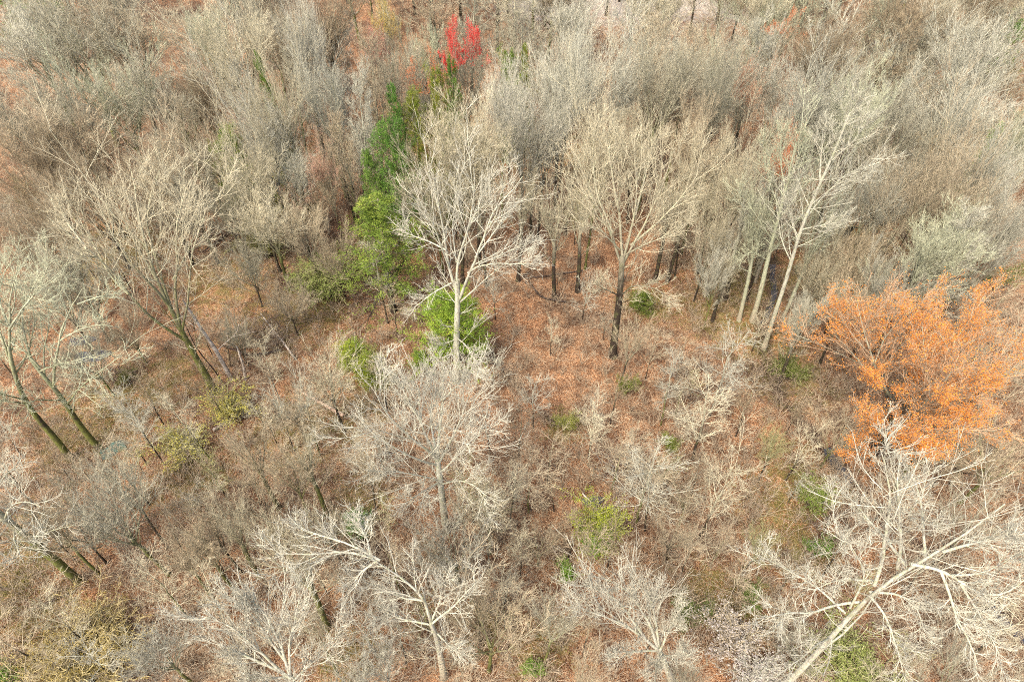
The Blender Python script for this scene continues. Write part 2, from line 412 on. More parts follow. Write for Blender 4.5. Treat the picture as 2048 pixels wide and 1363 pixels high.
def shrub(seed, H=2.5, stems=12, leaf=.12, nleaf=3, spread=32, fine=True, mat=None, twr=.011):
    rng = np.random.default_rng(seed)
    a = rng.uniform(0, 6.28, stems); r = rng.uniform(0, .25 * H * .4, stems); th = np.radians(rng.uniform(5, spread, stems)); az = rng.uniform(0, 6.28, stems)
    L = H * rng.uniform(.6, 1.05, stems)
    st = []
    for k in range(stems):
        d = np.array([math.sin(th[k]) * math.cos(az[k]), math.sin(th[k]) * math.sin(az[k]), math.cos(th[k])])
        st.append(np.array([r[k] * math.cos(a[k]), r[k] * math.sin(a[k]), -.05]) + d * np.linspace(0, 1, 7)[:, None] * L[k])
    S = wobble(np.array(st), rng, .12); rs = np.broadcast_to(np.linspace(.03, .012, 7), (stems, 7)) * (H / 3) ** .5
    L2, r2 = spawn(S, rs, 8, rng, .2, .98, 42, 10, .42, .5, 5, .05, .13, .6, twr, .2)
    L3, r3 = spawn(L2, r2, 5, rng, .15, .98, 42, 12, .5, .4, 3, .04, .15, .7, twr, .15)
    g = Geo(); g.add(*tubes(S, rs, 5)); s_ = g.mesh('stem', BARK)
    g = Geo(); g.add(*tubes(L2, r2, 3)); g.add(*tubes(L3, r3, 3)); c = g.mesh('branches', TWIG)
    f = None
    if leaf:
        pts = np.concatenate([L3[:, 1:].reshape(-1, 3), L2[:, 2:].reshape(-1, 3)])
        pts = np.repeat(pts, nleaf, 0) + rng.normal(0, .07, (len(pts) * nleaf, 3))
        g = Geo(); g.add(*leaves(pts, leaf, rng, .6)); f = g.mesh('foliage', mat or LEAF)
    return s_, c, f
def bud_mesh(extra, seed, frac, size, k=2, zmin=0.0):
    rng = np.random.default_rng(seed); L4, L3 = extra
    pts = np.concatenate([L4[:, 1:].reshape(-1, 3), L3[:, 1:].reshape(-1, 3)])
    # clumped: keep points where a lumpy field is high
    f = np.sin(pts[:, 0] * 1.1 + 2) + np.sin(pts[:, 1] * 1.2) + np.sin(pts[:, 2] * 1.3 + 1) + rng.normal(0, .8, len(pts))
    keep = (f > np.quantile(f, 1 - frac)) & (pts[:, 2] > zmin)
    pts = pts[keep]; pts = np.repeat(pts, k, 0) + rng.normal(0, .09, (len(pts) * k, 3))
    g = Geo(); g.add(*leaves(pts, size, rng, .7)); return g.mesh('blossom', BUD)

TONES = {'white': (.48, .465, .37), 'cream': (.47, .43, .30), 'ash': (.375, .355, .26), 'pink': (.42, .355, .24), 'olive': (.34, .33, .16), 'lichen': (.42, .435, .30), 'brown': (.28, .225, .145), 'silver': (.45, .44, .345), 'tawny': (.42, .35, .18)}
TWORD = {'white': 'white', 'cream': 'cream', 'ash': 'ashen grey', 'pink': 'pinkish grey', 'olive': 'olive', 'lichen': 'lichen-green', 'brown': 'brown', 'silver': 'silver grey', 'tawny': 'tawny'}
LAND = []     # (pixel x, pixel y, short name) of things others can be described by
PLACED = []   # ground positions of trees

# ------------------------------------------------------------------ hero trees: limbs surveyed one by one
def hero(name, base, limbs, label, land, tone='white', bark=None, mode='y', twr=.013, n2=11, n3=8, n4=4, l2=.36, up=.07, wob=.08, seed=1, rtrunk=.35, cat='tree', a2=40, lmin2=1.2, t0=.22, feather=5):
    rng = np.random.default_rng(seed)
    b = P(*base); b[2] = gz(b[0], b[1])
    def pt(q):
        if mode == 'y': return PY(q[0], q[1], b[1] + q[2])
        return P(q[0], q[1], q[2])
    arr = []; rad = []
    for k, (r0, r1, pts) in enumerate(limbs):
        w3 = [pt(q) - b for q in pts]
        if k == 0: w3[0] = np.zeros(3) - np.array([0, 0, .1])
        arr.append(resample(w3, 12)); rad.append(np.linspace(r0, r1, 12))
    A = np.array(arr); Rr = np.array(rad)
    Rr[0, 0] *= 1.3
    A[1:] = wobble(A[1:], rng, .05)
    tips, rt = spawn(A, Rr, 2, rng, .35, .97, 30, 8, .42, .35, 7, up, wob, .6, .02, 1.5)
    n3 = int(n3 * .85); n4 = min(n4, 2); Rr[1:] *= .7; rt = rt * .8
    L2, r2 = spawn(A[1:], Rr[1:], n2, rng, t0, .99, a2, 10, l2, .45, 6, up, wob, .5, .018, lmin2)
    L2b, r2b = spawn(tips, rt, 7, rng, .15, .98, a2, 10, .42, .45, 6, up, wob, .5, .018, .8)
    L2c, r2c = spawn(A[:1], Rr[:1], feather, rng, .45, .99, 58, 12, .16, .3, 6, up, wob, .3, .018, 1.5)
    L2 = np.concatenate([L2, L2b, L2c]); r2 = np.concatenate([r2, r2b, r2c])
    L3, r3 = spawn(L2, r2, n3, rng, .1, .98, 31, 9, .50, .4, 5, up + .04, wob * .8, .6, twr * .8, .5)
    L4, r4 = spawn(L3, r3, n4, rng, .2, .96, 34, 12, .55, .4, 3, .05, .12, .7, twr * .6, .3)
    g = Geo(); g.add(*tubes(A[:1], Rr[:1], 10)); g.add(*tubes(A[1:], Rr[1:], 7)); g.add(*tubes(tips, rt, 5))
    t = g.mesh('trunk', bark or BARK_PALE, True)
    g = Geo(); g.add(*tubes(L2, r2, 4)); g.add(*tubes(L3, r3, 3)); g.add(*tubes(L4, r4, 3))
    c = g.mesh('crown', TWIG)
    o = empty(name, b); tag(o, label, cat)
    part('trunk', t, o, TONES[tone]); part('crown', c, o, TONES[tone])
    ctr = b + A[:, -1].mean(0)
    LAND.append((*proj(ctr), land)); PLACED.append((b[0], b[1], 5))
    return o, (L4, L3)

hero('forked_tree', (914, 762), [
    (.42, .26, [(914, 762, 0), (913, 705, 0), (913, 672, 0), (915, 622, 0), (916, 588, 0), (914, 560, 0)]),
    (.24, .05, [(916, 590, 0), (905, 565, 0), (896, 522, .3), (890, 482, .5), (883, 417, 1), (878, 352, 1.5)]),
    (.24, .05, [(915, 600, 0), (913, 565, .2), (913, 522, .5), (922, 500, .6), (936, 455, .8), (948, 385, 1), (945, 335, 1.5)]),
    (.24, .05, [(917, 602, 0), (930, 570, -.2), (936, 542, -.5), (950, 512, -.7), (963, 475, -1), (968, 433, -1), (984, 402, -1), (1023, 380, -1), (1038, 352, -1)]),
    (.13, .035, [(936, 545, -.5), (960, 530, -1.2), (1000, 526, -2), (1070, 528, -3)]),
    (.15, .03, [(920, 604, 0), (950, 578, -.8), (976, 558, -1.4), (1010, 528, -2), (1042, 508, -2.4)]),
    (.13, .03, [(958, 528, -1), (996, 512, 0), (1036, 492, 1), (1066, 484, 1.4)]),
    (.13, .03, [(903, 566, 0), (870, 582, -.8), (843, 602, -1.6), (822, 616, -2)]),
    (.14, .03, [(892, 500, .2), (856, 482, .5), (816, 468, .8), (790, 450, 1)]),
    (.10, .03, [(913, 675, 0), (936, 692, -1.5), (946, 715, -2.6), (962, 742, -3.4)]),
    (.10, .03, [(911, 678, 0), (890, 688, -1), (868, 684, -1.6)]),
    (.14, .03, [(950, 515, -.6), (985, 470, .5), (1010, 425, 1.5), (1030, 412, 2)]),
    (.14, .03, [(898, 535, 0), (868, 455, -1), (838, 400, -1.6), (818, 385, -2)]),
    (.12, .03, [(913, 525, .6), (905, 455, 2.4), (912, 390, 3.6), (915, 345, 4)]),
    (.12, .03, [(936, 460, .8), (965, 400, 2.4), (990, 352, 3), (1000, 340, 3)]),
], 'tall white-barked tree in the middle, forking into bright spreading limbs above a green cedar', 'the forked white tree', tone='white', seed=11, n3=7, n4=3, rtrunk=.4)

hero('lichen_tree', (1540, 1400), [
    (0.28, .03, [(1540, 1400, 0), (1640, 1300, 12), (1699, 1230, 17.5), (1783, 1143, 22.5), (1840, 1128, 24), (1886, 1100, 25.5), (1933, 1077, 27), (2010, 1007, 30)]),
    (0.173, .04, [(1749, 1170, 21), (1766, 1123, 23), (1769, 1083, 25), (1779, 1027, 27), (1783, 977, 28.5), (1776, 937, 30), (1765, 895, 31)]),
    (0.158, .04, [(1795, 1135, 23), (1801, 1097, 25), (1799, 1043, 27), (1789, 993, 29), (1786, 943, 30), (1800, 905, 31)]),
    (0.144, .04, [(1812, 1130, 23.5), (1766, 1070, 24.5), (1729, 1033, 25), (1706, 993, 26), (1676, 977, 26)]),
    (0.130, .04, [(1850, 1110, 24), (1846, 1057, 26), (1842, 1020, 28), (1832, 970, 29), (1812, 937, 30)]),
    (0.130, .04, [(1886, 1103, 25), (1933, 1088, 26), (1982, 1080, 27), (2030, 1060, 28)]),
    (0.158, .04, [(1820, 1127, 24), (1892, 1140, 24), (1932, 1177, 24), (1982, 1197, 24), (2016, 1183, 25), (2050, 1155, 26)]),
    (0.130, .04, [(1880, 1138, 24), (1902, 1193, 23.5), (1912, 1243, 22), (1939, 1277, 21), (1959, 1328, 20)]),
    (0.115, .04, [(1920, 1165, 24), (1966, 1243, 22), (1995, 1308, 21)]),
    (0.122, .04, [(1739, 1183, 20), (1799, 1187, 20), (1832, 1210, 19), (1846, 1262, 18)]),
    (0.130, .03, [(1719, 1203, 18.5), (1666, 1207, 18.5), (1626, 1223, 19), (1572, 1220, 20), (1499, 1233, 22)]),
    (0.115, .03, [(1745, 1160, 21), (1682, 1157, 22), (1632, 1177, 22)]),
    (0.115, .03, [(1690, 1225, 18), (1626, 1167, 19), (1579, 1143, 20), (1546, 1123, 21), (1516, 1110, 22)]),
    (0.094, .03, [(1660, 1275, 14), (1632, 1290, 16), (1599, 1320, 17), (1552, 1350, 18)]),
    (0.122, .03, [(1739, 1190, 20), (1770, 1225, 20), (1789, 1283, 19), (1799, 1317, 19), (1809, 1362, 19)]),
    (0.108, .03, [(1700, 1215, 18), (1735, 1150, 22), (1700, 1090, 25), (1660, 1060, 26)]),
    (0.108, .03, [(1900, 1150, 24), (1960, 1150, 24), (2020, 1120, 25), (2060, 1100, 26)]),
], 'largest near white tree at lower right, its lichen-flecked limbs spreading towards the camera', 'the great white tree at lower right', tone='white', mode='h', seed=12, twr=.013, n2=20, n3=8, n4=2, l2=.17, up=.10, wob=.12, a2=48, lmin2=1.0)

hero('mossy_vase_tree', (432, 786), [
    (.44, .20, [(432, 786, 0), (407, 742, 0), (377, 688, 0), (353, 642, 0), (343, 620, 0)]),
    (.26, .05, [(353, 640, 0), (333, 605, 0), (310, 560, .5), (290, 500, .5), (270, 440, 1), (258, 380, 1.5), (252, 345, 2)]),
    (.24, .04, [(370, 680, 0), (310, 642, -1), (277, 615, -1.6), (257, 588, -2), (217, 542, -2.4), (173, 498, -3), (140, 482, -3), (90, 430, -3)]),
    (.22, .04, [(335, 608, 0), (300, 565, -1), (260, 522, -2), (233, 482, -2), (215, 440, -2), (196, 395, -2)]),
    (.22, .04, [(352, 640, 0), (333, 595, 1), (313, 522, 2), (293, 455, 3), (302, 400, 3.4), (320, 345, 4)]),
    (.22, .04, [(360, 650, 0), (350, 588, 0), (348, 488, 0), (346, 455, 0), (360, 390, .5), (385, 345, 1)]),
    (.18, .04, [(365, 660, 0), (378, 600, -1), (386, 540, -1.5), (400, 470, -2), (428, 405, -2)]),
    (.16, .03, [(257, 588, -2), (222, 560, -1), (195, 500, 1), (160, 440, 2), (150, 400, 2)]),
    (.16, .03, [(313, 560, .5), (270, 480, 3), (240, 420, 5), (225, 370, 6)]),
    (.14, .03, [(173, 498, -3), (130, 440, -1), (115, 400, 0)]),
    (.14, .03, [(345, 560, 0), (385, 480, 3), (400, 400, 4)]),
], 'big vase-shaped bare tree with mossy lower trunk and ochre twigs, left of centre', 'the mossy vase-shaped tree', tone='cream', bark=BARK_MOSSY, seed=13, n2=12, n3=9, n4=4, up=.06)

hero('crooked_tree', (203, 902), [
    (.34, .14, [(203, 902, 0), (160, 852, 0), (133, 808, 0), (103, 768, 0), (73, 738, 0), (60, 715, 0)]),
    (.20, .04, [(108, 775, 0), (112, 722, 0), (123, 672, .5), (143, 635, .5), (157, 605, .5), (172, 585, .5)]),
    (.14, .03, [(135, 808, 0), (160, 772, -1), (200, 748, -2), (252, 708, -2)]),
    (.14, .03, [(80, 742, 0), (110, 728, -1), (157, 715, -2), (190, 706, -2)]),
    (.14, .03, [(80, 735, 0), (50, 700, 0), (25, 695, 1), (5, 705, 1)]),
    (.10, .03, [(155, 608, .5), (200, 592, .5), (245, 583, 1)]),
    (.16, .03, [(62, 720, 0), (45, 660, 0), (40, 600, 1), (55, 550, 1)]),
    (.10, .03, [(121, 680, 0), (160, 658, -.5), (200, 650, -1), (228, 655, -1)]),
    (.12, .03, [(90, 755, 0), (85, 700, 2), (100, 650, 3), (90, 590, 4)]),
    (.12, .03, [(130, 800, 0), (60, 800, -2), (30, 830, -3)]),
], 'crooked pale tree near the left edge with sparse contorted lichen-covered limbs', 'the crooked pale tree', tone='lichen', bark=BARK_MOSSY, seed=14, n2=8, n3=6, n4=2, l2=.38, wob=.2, a2=50)
hero('leaning_tree', (140, 915), [
    (.34, .14, [(140, 915, 0), (105, 868, 0), (63, 825, 0), (43, 788, 0), (25, 738, 0), (17, 690, 0)]),
    (.20, .04, [(22, 730, 0), (17, 655, 0), (16, 600, 0), (28, 540, 0)]),
    (.16, .04, [(25, 735, 0), (-5, 650, 0), (-20, 590, 1), (-15, 540, 2)]),
    (.14, .03, [(17, 660, 0), (45, 610, -1), (70, 570, -2), (80, 530, -2)]),
    (.14, .03, [(50, 800, 0), (10, 790, -2), (-30, 780, -3)]),
    (.14, .03, [(17, 650, 0), (-5, 600, 2), (10, 540, 4), (40, 510, 4)]),
    (.12, .03, [(30, 750, 0), (60, 700, 1), (70, 640, 2), (60, 600, 3)]),
], 'leftmost tall lichen-green tree, partly cut by the left edge behind the crooked one', 'the lichen-green tree at the left edge', tone='lichen', bark=BARK_MOSSY, seed=15, n2=10, n3=8, n4=4, wob=.14)
hero('ivy_trunk_tree', (158, 1162), [
    (.38, .26, [(158, 1162, 0), (100, 1110, 0), (40, 1060, 0), (0, 1030, 0), (-30, 1005, 0)]),
    (.20, .04, [(0, 1028, 0), (-40, 960, 0), (-70, 900, 0)]),
    (.12, .03, [(10, 1035, 0), (20, 1010, -2), (50, 1000, -3), (70, 1010, -4)]),
    (.12, .03, [(30, 1050, 0), (30, 1090, -3), (50, 1120, -5)]),
    (.12, .03, [(-20, 1010, 0), (0, 960, 2), (30, 930, 3)]),
    (.14, .03, [(0, 1030, 0), (-60, 1010, 0), (-120, 980, 0)]),
    (.12, .03, [(60, 1078, 0), (100, 1062, -1), (150, 1050, -1)]),
], 'dark ivy-clad trunk slanting out of the bottom left edge', 'the dark slanting trunk at lower left', tone='silver', bark=BARK_MOSSY, seed=16, n2=8, n3=7, n4=3)

hero('bushy_white_tree', (892, 1062), [
    (.36, .22, [(892, 1062, 0), (886, 1010, 0), (881, 965, 0), (876, 925, 0), (873, 905, 0)]),
    (.20, .035, [(876, 925, 0), (866, 895, 0), (845, 850, .5), (840, 790, 1), (833, 742, 1.5)]),
    (.20, .035, [(874, 910, 0), (880, 850, 1), (885, 790, 2), (905, 742, 2.4)]),
    (.18, .035, [(878, 925, 0), (908, 865, -.5), (930, 810, -1), (942, 770, -1)]),
    (.18, .035, [(874, 915, 0), (840, 890, -1), (805, 860, -1.6), (770, 820, -2), (752, 772, -2)]),
    (.16, .03, [(876, 930, 0), (835, 920, -1.5), (780, 890, -2.4), (730, 865, -3), (702, 850, -3)]),
    (.14, .03, [(880, 945, 0), (920, 910, -1), (955, 880, -1.6), (972, 850, -2)]),
    (.12, .03, [(881, 960, 0), (830, 947, -1.5), (780, 940, -2.4), (732, 940, -3)]),
    (.12, .03, [(883, 968, 0), (925, 958, -1.6), (965, 975, -3), (975, 995, -3.4)]),
    (.12, .03, [(881, 962, 0), (840, 985, -2.5), (815, 1005, -4), (790, 1012, -4.5)]),
    (.16, .03, [(873, 905, 0), (860, 840, 2.5), (865, 780, 4), (870, 750, 4.6)]),
    (.14, .03, [(845, 850, .5), (815, 800, 1.5), (798, 765, 2), (790, 748, 2.4)]),
    (.14, .03, [(885, 800, 1.8), (915, 770, 0), (935, 740, -1)]),
], 'bushy white bare tree below centre, dense bright twigs fanning up from one short trunk', 'the bushy white tree', tone='white', seed=17, n2=13, n3=10, n4=5, l2=.42)

hero('fan_tree', (1345, 1362), [
    (.30, .18, [(1345, 1362, 0), (1334, 1335, 6), (1324, 1312, 10), (1316, 1297, 12)]),
    (.17, .03, [(1318, 1300, 12), (1283, 1273, 14), (1243, 1250, 16), (1190, 1230, 18), (1150, 1217, 19)]),
    (.17, .03, [(1316, 1297, 12), (1300, 1243, 15), (1266, 1193, 17.5), (1233, 1153, 19), (1180, 1143, 20)]),
    (.15, .03, [(1318, 1295, 12), (1312, 1240, 15), (1308, 1200, 18), (1283, 1160, 20)]),
    (.14, .03, [(1320, 1300, 12), (1344, 1250, 15), (1358, 1218, 17)]),
    (.12, .03, [(1322, 1308, 11), (1313, 1325, 12), (1308, 1358, 12.5)]),
    (.12, .03, [(1325, 1312, 11), (1352, 1310, 13), (1380, 1300, 15)]),
    (.14, .03, [(1290, 1275, 14), (1250, 1220, 18), (1210, 1180, 20), (1160, 1170, 20)]),
    (.12, .03, [(1318, 1300, 12), (1270, 1300, 13.5), (1230, 1320, 14)]),
], 'white bare tree by the bottom edge, limbs fanning up to the left', 'the white fan-shaped tree at the bottom', tone='white', mode='h', seed=18, n2=14, n3=9, n4=3, l2=.42, a2=26, up=.16, wob=.07)

hero('feathery_tree', (612, 1440), [
    (.32, .18, [(612, 1440, 0), (600, 1410, 6), (588, 1375, 11), (580, 1350, 14)]),
    (.17, .03, [(582, 1355, 14), (533, 1327, 15.5), (467, 1300, 17), (415, 1268, 18)]),
    (.17, .03, [(580, 1350, 14), (563, 1293, 17), (533, 1227, 19.5), (485, 1192, 21)]),
    (.15, .03, [(580, 1350, 14), (577, 1290, 17), (590, 1225, 20), (602, 1185, 22)]),
    (.14, .03, [(584, 1362, 13), (620, 1330, 15), (650, 1310, 16), (668, 1290, 17)]),
    (.14, .03, [(560, 1340, 15), (505, 1290, 18), (455, 1248, 20), (405, 1235, 20)]),
    (.14, .03, [(570, 1320, 15.5), (530, 1270, 18), (500, 1220, 20), (440, 1205, 21)]),
    (.12, .03, [(580, 1352, 14), (540, 1355, 15), (500, 1350, 15)]),
], 'feathery white bare tree cut by the bottom edge, left of centre', 'the feathery white tree at the bottom', tone='white', mode='h', seed=19, n2=14, n3=9, n4=4, l2=.42, a2=28, up=.15, wob=.07)

hero('drooping_tree', (888, 1352), [
    (.30, .15, [(888, 1352, 0), (880, 1307, 6), (873, 1270, 10.5), (860, 1243, 13.5)]),
    (.17, .05, [(862, 1245, 13.5), (848, 1193, 16.5), (826, 1170, 17.5), (793, 1143, 18.5), (756, 1117, 20), (730, 1100, 21)]),
    (.13, .03, [(862, 1243, 13.5), (883, 1197, 16), (884, 1155, 18)]),
    (.13, .03, [(865, 1245, 13.5), (910, 1210, 15.5), (952, 1165, 18)]),
    (.12, .03, [(860, 1248, 13), (800, 1235, 14), (760, 1215, 15)]),
    (.12, .03, [(760, 1120, 20), (700, 1085, 20.5), (640, 1068, 21), (600, 1050, 21)]),
    (.12, .03, [(755, 1118, 20), (690, 1100, 20), (620, 1110, 19.5), (550, 1108, 19.5)]),
    (.12, .03, [(755, 1120, 20), (720, 1145, 19), (700, 1190, 17)]),
    (.10, .03, [(740, 1108, 20.5), (735, 1080, 21), (725, 1050, 21)]),
    (.10, .03, [(870, 1262, 11), (900, 1290, 11), (930, 1295, 11)]),
    (.12, .03, [(848, 1200, 16), (805, 1195, 16.5), (770, 1180, 17)]),
], 'thin white tree near the bottom whose crown arches far over to the left', 'the arching thin white tree', tone='white', mode='h', seed=20, n2=9, n3=8, n4=3, l2=.40, wob=.15)

hero('tall_lichen_tree', (1505, 640), [
    (.34, .08, [(1505, 640, 0), (1520, 590, 0), (1535, 520, 0), (1552, 450, 0), (1570, 390, 0), (1582, 330, 0), (1592, 285, 0)]),
    (.14, .03, [(1545, 480, 0), (1510, 430, -1), (1490, 400, -1), (1470, 380, -1)]),
    (.14, .03, [(1555, 440, 0), (1590, 400, 0), (1612, 350, 0), (1625, 300, 0)]),
    (.14, .03, [(1560, 420, 0), (1540, 370, 1), (1528, 320, 1), (1530, 280, 1)]),
    (.13, .03, [(1572, 385, 0), (1560, 320, 1), (1568, 260, 1)]),
    (.10, .03, [(1535, 520, 0), (1500, 500, -1), (1480, 520, -2)]),
    (.12, .03, [(1575, 370, 0), (1600, 310, -1), (1612, 270, -1)]),
], 'tall lichen-streaked tree with long straight trunk, upright limbs, above the stream at right', 'the tall lichen-streaked tree', tone='lichen', bark=BARK_PALE, feather=26, seed=21, n2=12, n3=8, n4=4)
hero('tall_twin_tree', (1530, 690), [
    (.29, .08, [(1530, 690, 0), (1552, 620, 0), (1580, 540, 0), (1600, 450, 0), (1640, 370, 0), (1680, 280, 0), (1700, 225, 0)]),
    (.14, .03, [(1605, 445, 0), (1640, 400, 1), (1690, 350, 1), (1740, 330, 1)]),
    (.14, .03, [(1640, 370, 0), (1640, 310, 1), (1655, 250, 1)]),
    (.14, .03, [(1665, 320, 0), (1710, 280, -1), (1740, 230, -1)]),
    (.12, .03, [(1600, 460, 0), (1640, 450, -1), (1690, 440, -1)]),
    (.12, .03, [(1595, 480, 0), (1580, 430, 1), (1575, 390, 1)]),
    (.12, .03, [(1680, 285, 0), (1690, 240, 2), (1720, 195, 2)]),
], 'tall pale tree leaning right beside the lichen-streaked one, trunk foot in the stream gully', 'the right-leaning tall pale tree', tone='silver', bark=BARK_PALE, feather=20, seed=22, n2=12, n3=9, n4=4)
hero('spreading_vase_tree', (1225, 712), [
    (.46, .28, [(1225, 712, 0), (1232, 650, 0), (1240, 590, 0), (1243, 540, 0), (1245, 510, 0)]),
    (.22, .04, [(1243, 530, 0), (1225, 470, 0), (1195, 410, -.5), (1172, 350, -1), (1160, 310, -1)]),
    (.22, .04, [(1245, 515, 0), (1240, 430, 1), (1222, 340, 1.5), (1215, 250, 2)]),
    (.22, .04, [(1246, 520, 0), (1268, 440, 0), (1275, 360, 0), (1262, 270, .5)]),
    (.20, .04, [(1247, 525, 0), (1290, 450, -.5), (1325, 370, -1), (1345, 290, -1)]),
    (.18, .04, [(1262, 490, 0), (1320, 440, -1), (1370, 380, -1.5), (1400, 330, -2)]),
    (.14, .03, [(1243, 590, 0), (1265, 570, -1.5), (1310, 575, -3), (1350, 600, -4)]),
    (.14, .03, [(1241, 592, 0), (1205, 578, -2), (1185, 565, -3)]),
    (.14, .03, [(1250, 510, 0), (1300, 480, -2), (1345, 470, -3), (1380, 440, -3)]),
    (.14, .03, [(1240, 500, 0), (1200, 460, -2), (1165, 450, -3), (1140, 440, -3)]),
    (.16, .03, [(1270, 430, 0), (1295, 340, 3), (1310, 270, 4)]),
    (.16, .03, [(1225, 465, 0), (1190, 380, 3), (1190, 290, 4), (1200, 240, 4)]),
], 'large vase-shaped cream tree right of centre standing on a thick dark trunk', 'the large cream vase-shaped tree', tone='cream', bark=BARK, seed=23, n2=13, n3=9, n4=4, a2=34)

# ------------------------------------------------------------------ orange flowering tree
om = bare_tree(40, H=25, kind='round', rb=.36, W=1.1, dens=1.15, twr=.012)
ORB = (.95, .34, .06); 
ob = P(1738, 915); ob[2] = gz(ob[0], ob[1])
o = empty('flowering_tree', ob, .6, (1.38, 1.3, 1.0)); tag(o, 'broad round tree in bright orange bloom at the right', 'tree')
part('trunk', om[0], o, TONES['ash']); part('crown', om[1], o, (.46, .32, .2)); part('blossom', bud_mesh(om[2], 41, .6, .085, 3), o, (.86, .33, .055))
LAND.append((1810, 700, 'the orange blooming tree')); PLACED.append((ob[0], ob[1], 8))

# ------------------------------------------------------------------ prototypes for the stand
PROTO = {'vase': [bare_tree(100 + k, 24, 'vase', .26, W=1 + .1 * (k % 3)) for k in range(5)],
         'round': [bare_tree(120 + k, 22, 'round', .27, W=1) for k in range(4)],
         'leader': [bare_tree(140 + k, 24, 'leader', .24, W=1) for k in range(4)],
         'open': [bare_tree(180 + k, 22, 'round' if k % 2 else 'vase', .22, W=1.05, dens=.5, twr=.016) for k in range(4)],
         'stem': [bare_tree(185 + k, 23, 'vase', .44, W=.55, dens=.65) for k in range(3)],
         'pole': [bare_tree(190 + k, 13, 'sapling', .10, W=.95, dens=1.35, twr=.013) for k in range(4)],
         'sapling': [bare_tree(160 + k, 8, 'sapling', .07, W=1.15) for k in range(5)]}
PH = {'vase': 24, 'round': 22, 'leader': 24, 'open': 22, 'stem': 23, 'pole': 13, 'sapling': 8}
PWID = {'vase': 12., 'round': 18., 'leader': 10., 'open': 15., 'stem': 9., 'pole': 5.4, 'sapling': 4.}
BUDS = {}
_r = random.Random(8)
FORM = {'stem': 'dark-stemmed', 'pole': 'slim', 'open': 'sparse', 'vase': 'vase-shaped', 'round': 'round-crowned', 'leader': 'narrow', 'sapling': 'thin'}
GEN = []      # generic trees, labelled at the end
def tree(tx, ty, h, wpx, kind, tone, group='bare trees of the forest stand', name=None, bud=None, label=None, land=None, var=None, base=None, fat=1.0, mat=None):
    """tx, ty = where the crown's top is seen; h = height in metres; wpx = crown width seen"""
    top = P(tx, ty, h) if base is None else None
    if base is None and ty > 640 and kind != 'leader' or base is not None and kind not in ('sapling', 'stem', 'pole') and proj((base[0], base[1], 0))[1] > 760: kind = 'open'
    if kind == 'leader' and h < 16: kind = 'pole'
    x, y = (top[0], top[1]) if base is None else base
    dist = math.sqrt(x * x + y * y + (CAMH - h * .7) ** 2)
    wid = wpx * dist / FPX if wpx else PWID[kind] * h / PH[kind]
    lst = PROTO[kind]; m = lst[_r.randrange(len(lst)) if var is None else var]
    s = h / PH[kind]; sw = min(max(wid / PWID[kind], s * (.5 if bud else .55)), s * 1.6) * fat
    nm = name or {'pole': 'bare_tree', 'stem': 'bare_tree', 'open': 'bare_tree', 'vase': 'bare_tree', 'round': 'bare_tree', 'leader': 'bare_tree', 'sapling': 'sapling'}[kind]
    o = empty(nm, (x, y, float(gz(x, y)) - .05), _r.uniform(0, 6.28), (sw, sw, s))
    o.rotation_euler[0] = _r.gauss(0, .035); o.rotation_euler[1] = _r.gauss(0, .035)
    j = 1 + _r.uniform(-.14, .14); c = tuple(v * j for v in TONES[tone])
    if mat is None and kind != 'sapling': mat = _r.choice([BARK, BARK, BARK_MOSSY])
    part('trunk', m[0], o, c, mat); part('crown', m[1], o, c)
    if bud:
        key = (kind, lst.index(m))
        if bud[0] > .84 and bud[1] < .1: key = 'scarlet'
        if key == 'scarlet': BUDS[key] = bud_mesh(m[2], 9, .8, .12, 5, .72 * PH[kind])
        if key not in BUDS: BUDS[key] = bud_mesh(m[2], 7, .7, .09, 3, .72 * PH[kind])
        part('blossom', BUDS[key], o, bud)
    if label:
        tag(o, label, 'tree')
        if land: LAND.append((tx, ty + 40, land))
    else:
        GEN.append((o, kind, tone, h, proj((x, y, h * .75)))); o['group'] = group
    PLACED.append((x, y, wid * .3))
    return o

# trees in coloured bloom
RED, ORA, PNK = (.86, .085, .07), (.88, .27, .09), (.66, .40, .29)
tree(922, 25, 23, 62, 'round', 'ash', name='flowering_tree', bud=RED, label='scarlet-budded tree near the top, the reddest in the forest', land='the scarlet tree')
tree(838, 98, 20, 60, 'round', 'ash', name='flowering_tree', bud=ORA, label='orange-red budded tree just left of and below the scarlet one', land='the orange-red tree')
tree(640, 265, 19, 55, 'vase', 'pink', name='flowering_tree', bud=PNK, label='salmon-pink budded tree left of the tall dark green cedars')
tree(590, 345, 15, 110, 'round', 'pink', name='flowering_tree', bud=PNK, label='low wide dusky pink budded tree below the salmon one')
tree(1600, 262, 20, 60, 'vase', 'ash', name='flowering_tree', bud=ORA, label='orange-budded tree showing through the lichen-streaked tree top')
tree(1560, 320, 13, 70, 'round', 'pink', name='flowering_tree', bud=(.74, .36, .24), label='coral-red budded tree low behind the tall lichen-streaked trunk')
tree(1640, 330, 13, 70, 'round', 'pink', name='flowering_tree', bud=PNK, label='muted pink budded tree between the two tall pale trees')
tree(1500, 122, 20, 34, 'vase', 'ash', name='flowering_tree', bud=(.80, .38, .22), label='small rusty orange budded tree at the upper right')
tree(1672, 136, 19, 45, 'round', 'ash', name='flowering_tree', bud=(.66, .38, .27), label='dull red budded tree in the upper right, right of the small rusty one')
tree(1582, -12, 20, 50, 'round', 'ash', name='flowering_tree', bud=ORA, label='orange budded tree cut by the top edge, right half')
tree(770, -5, 21, 60, 'vase', 'cream', name='flowering_tree', bud=(.75, .55, .10), label='yellow-flowering tree at the top edge left of the scarlet tree')
tree(8, 172, 15, 40, 'round', 'ash', name='flowering_tree', bud=(.80, .42, .22), label='orange budded tree at the upper left edge')
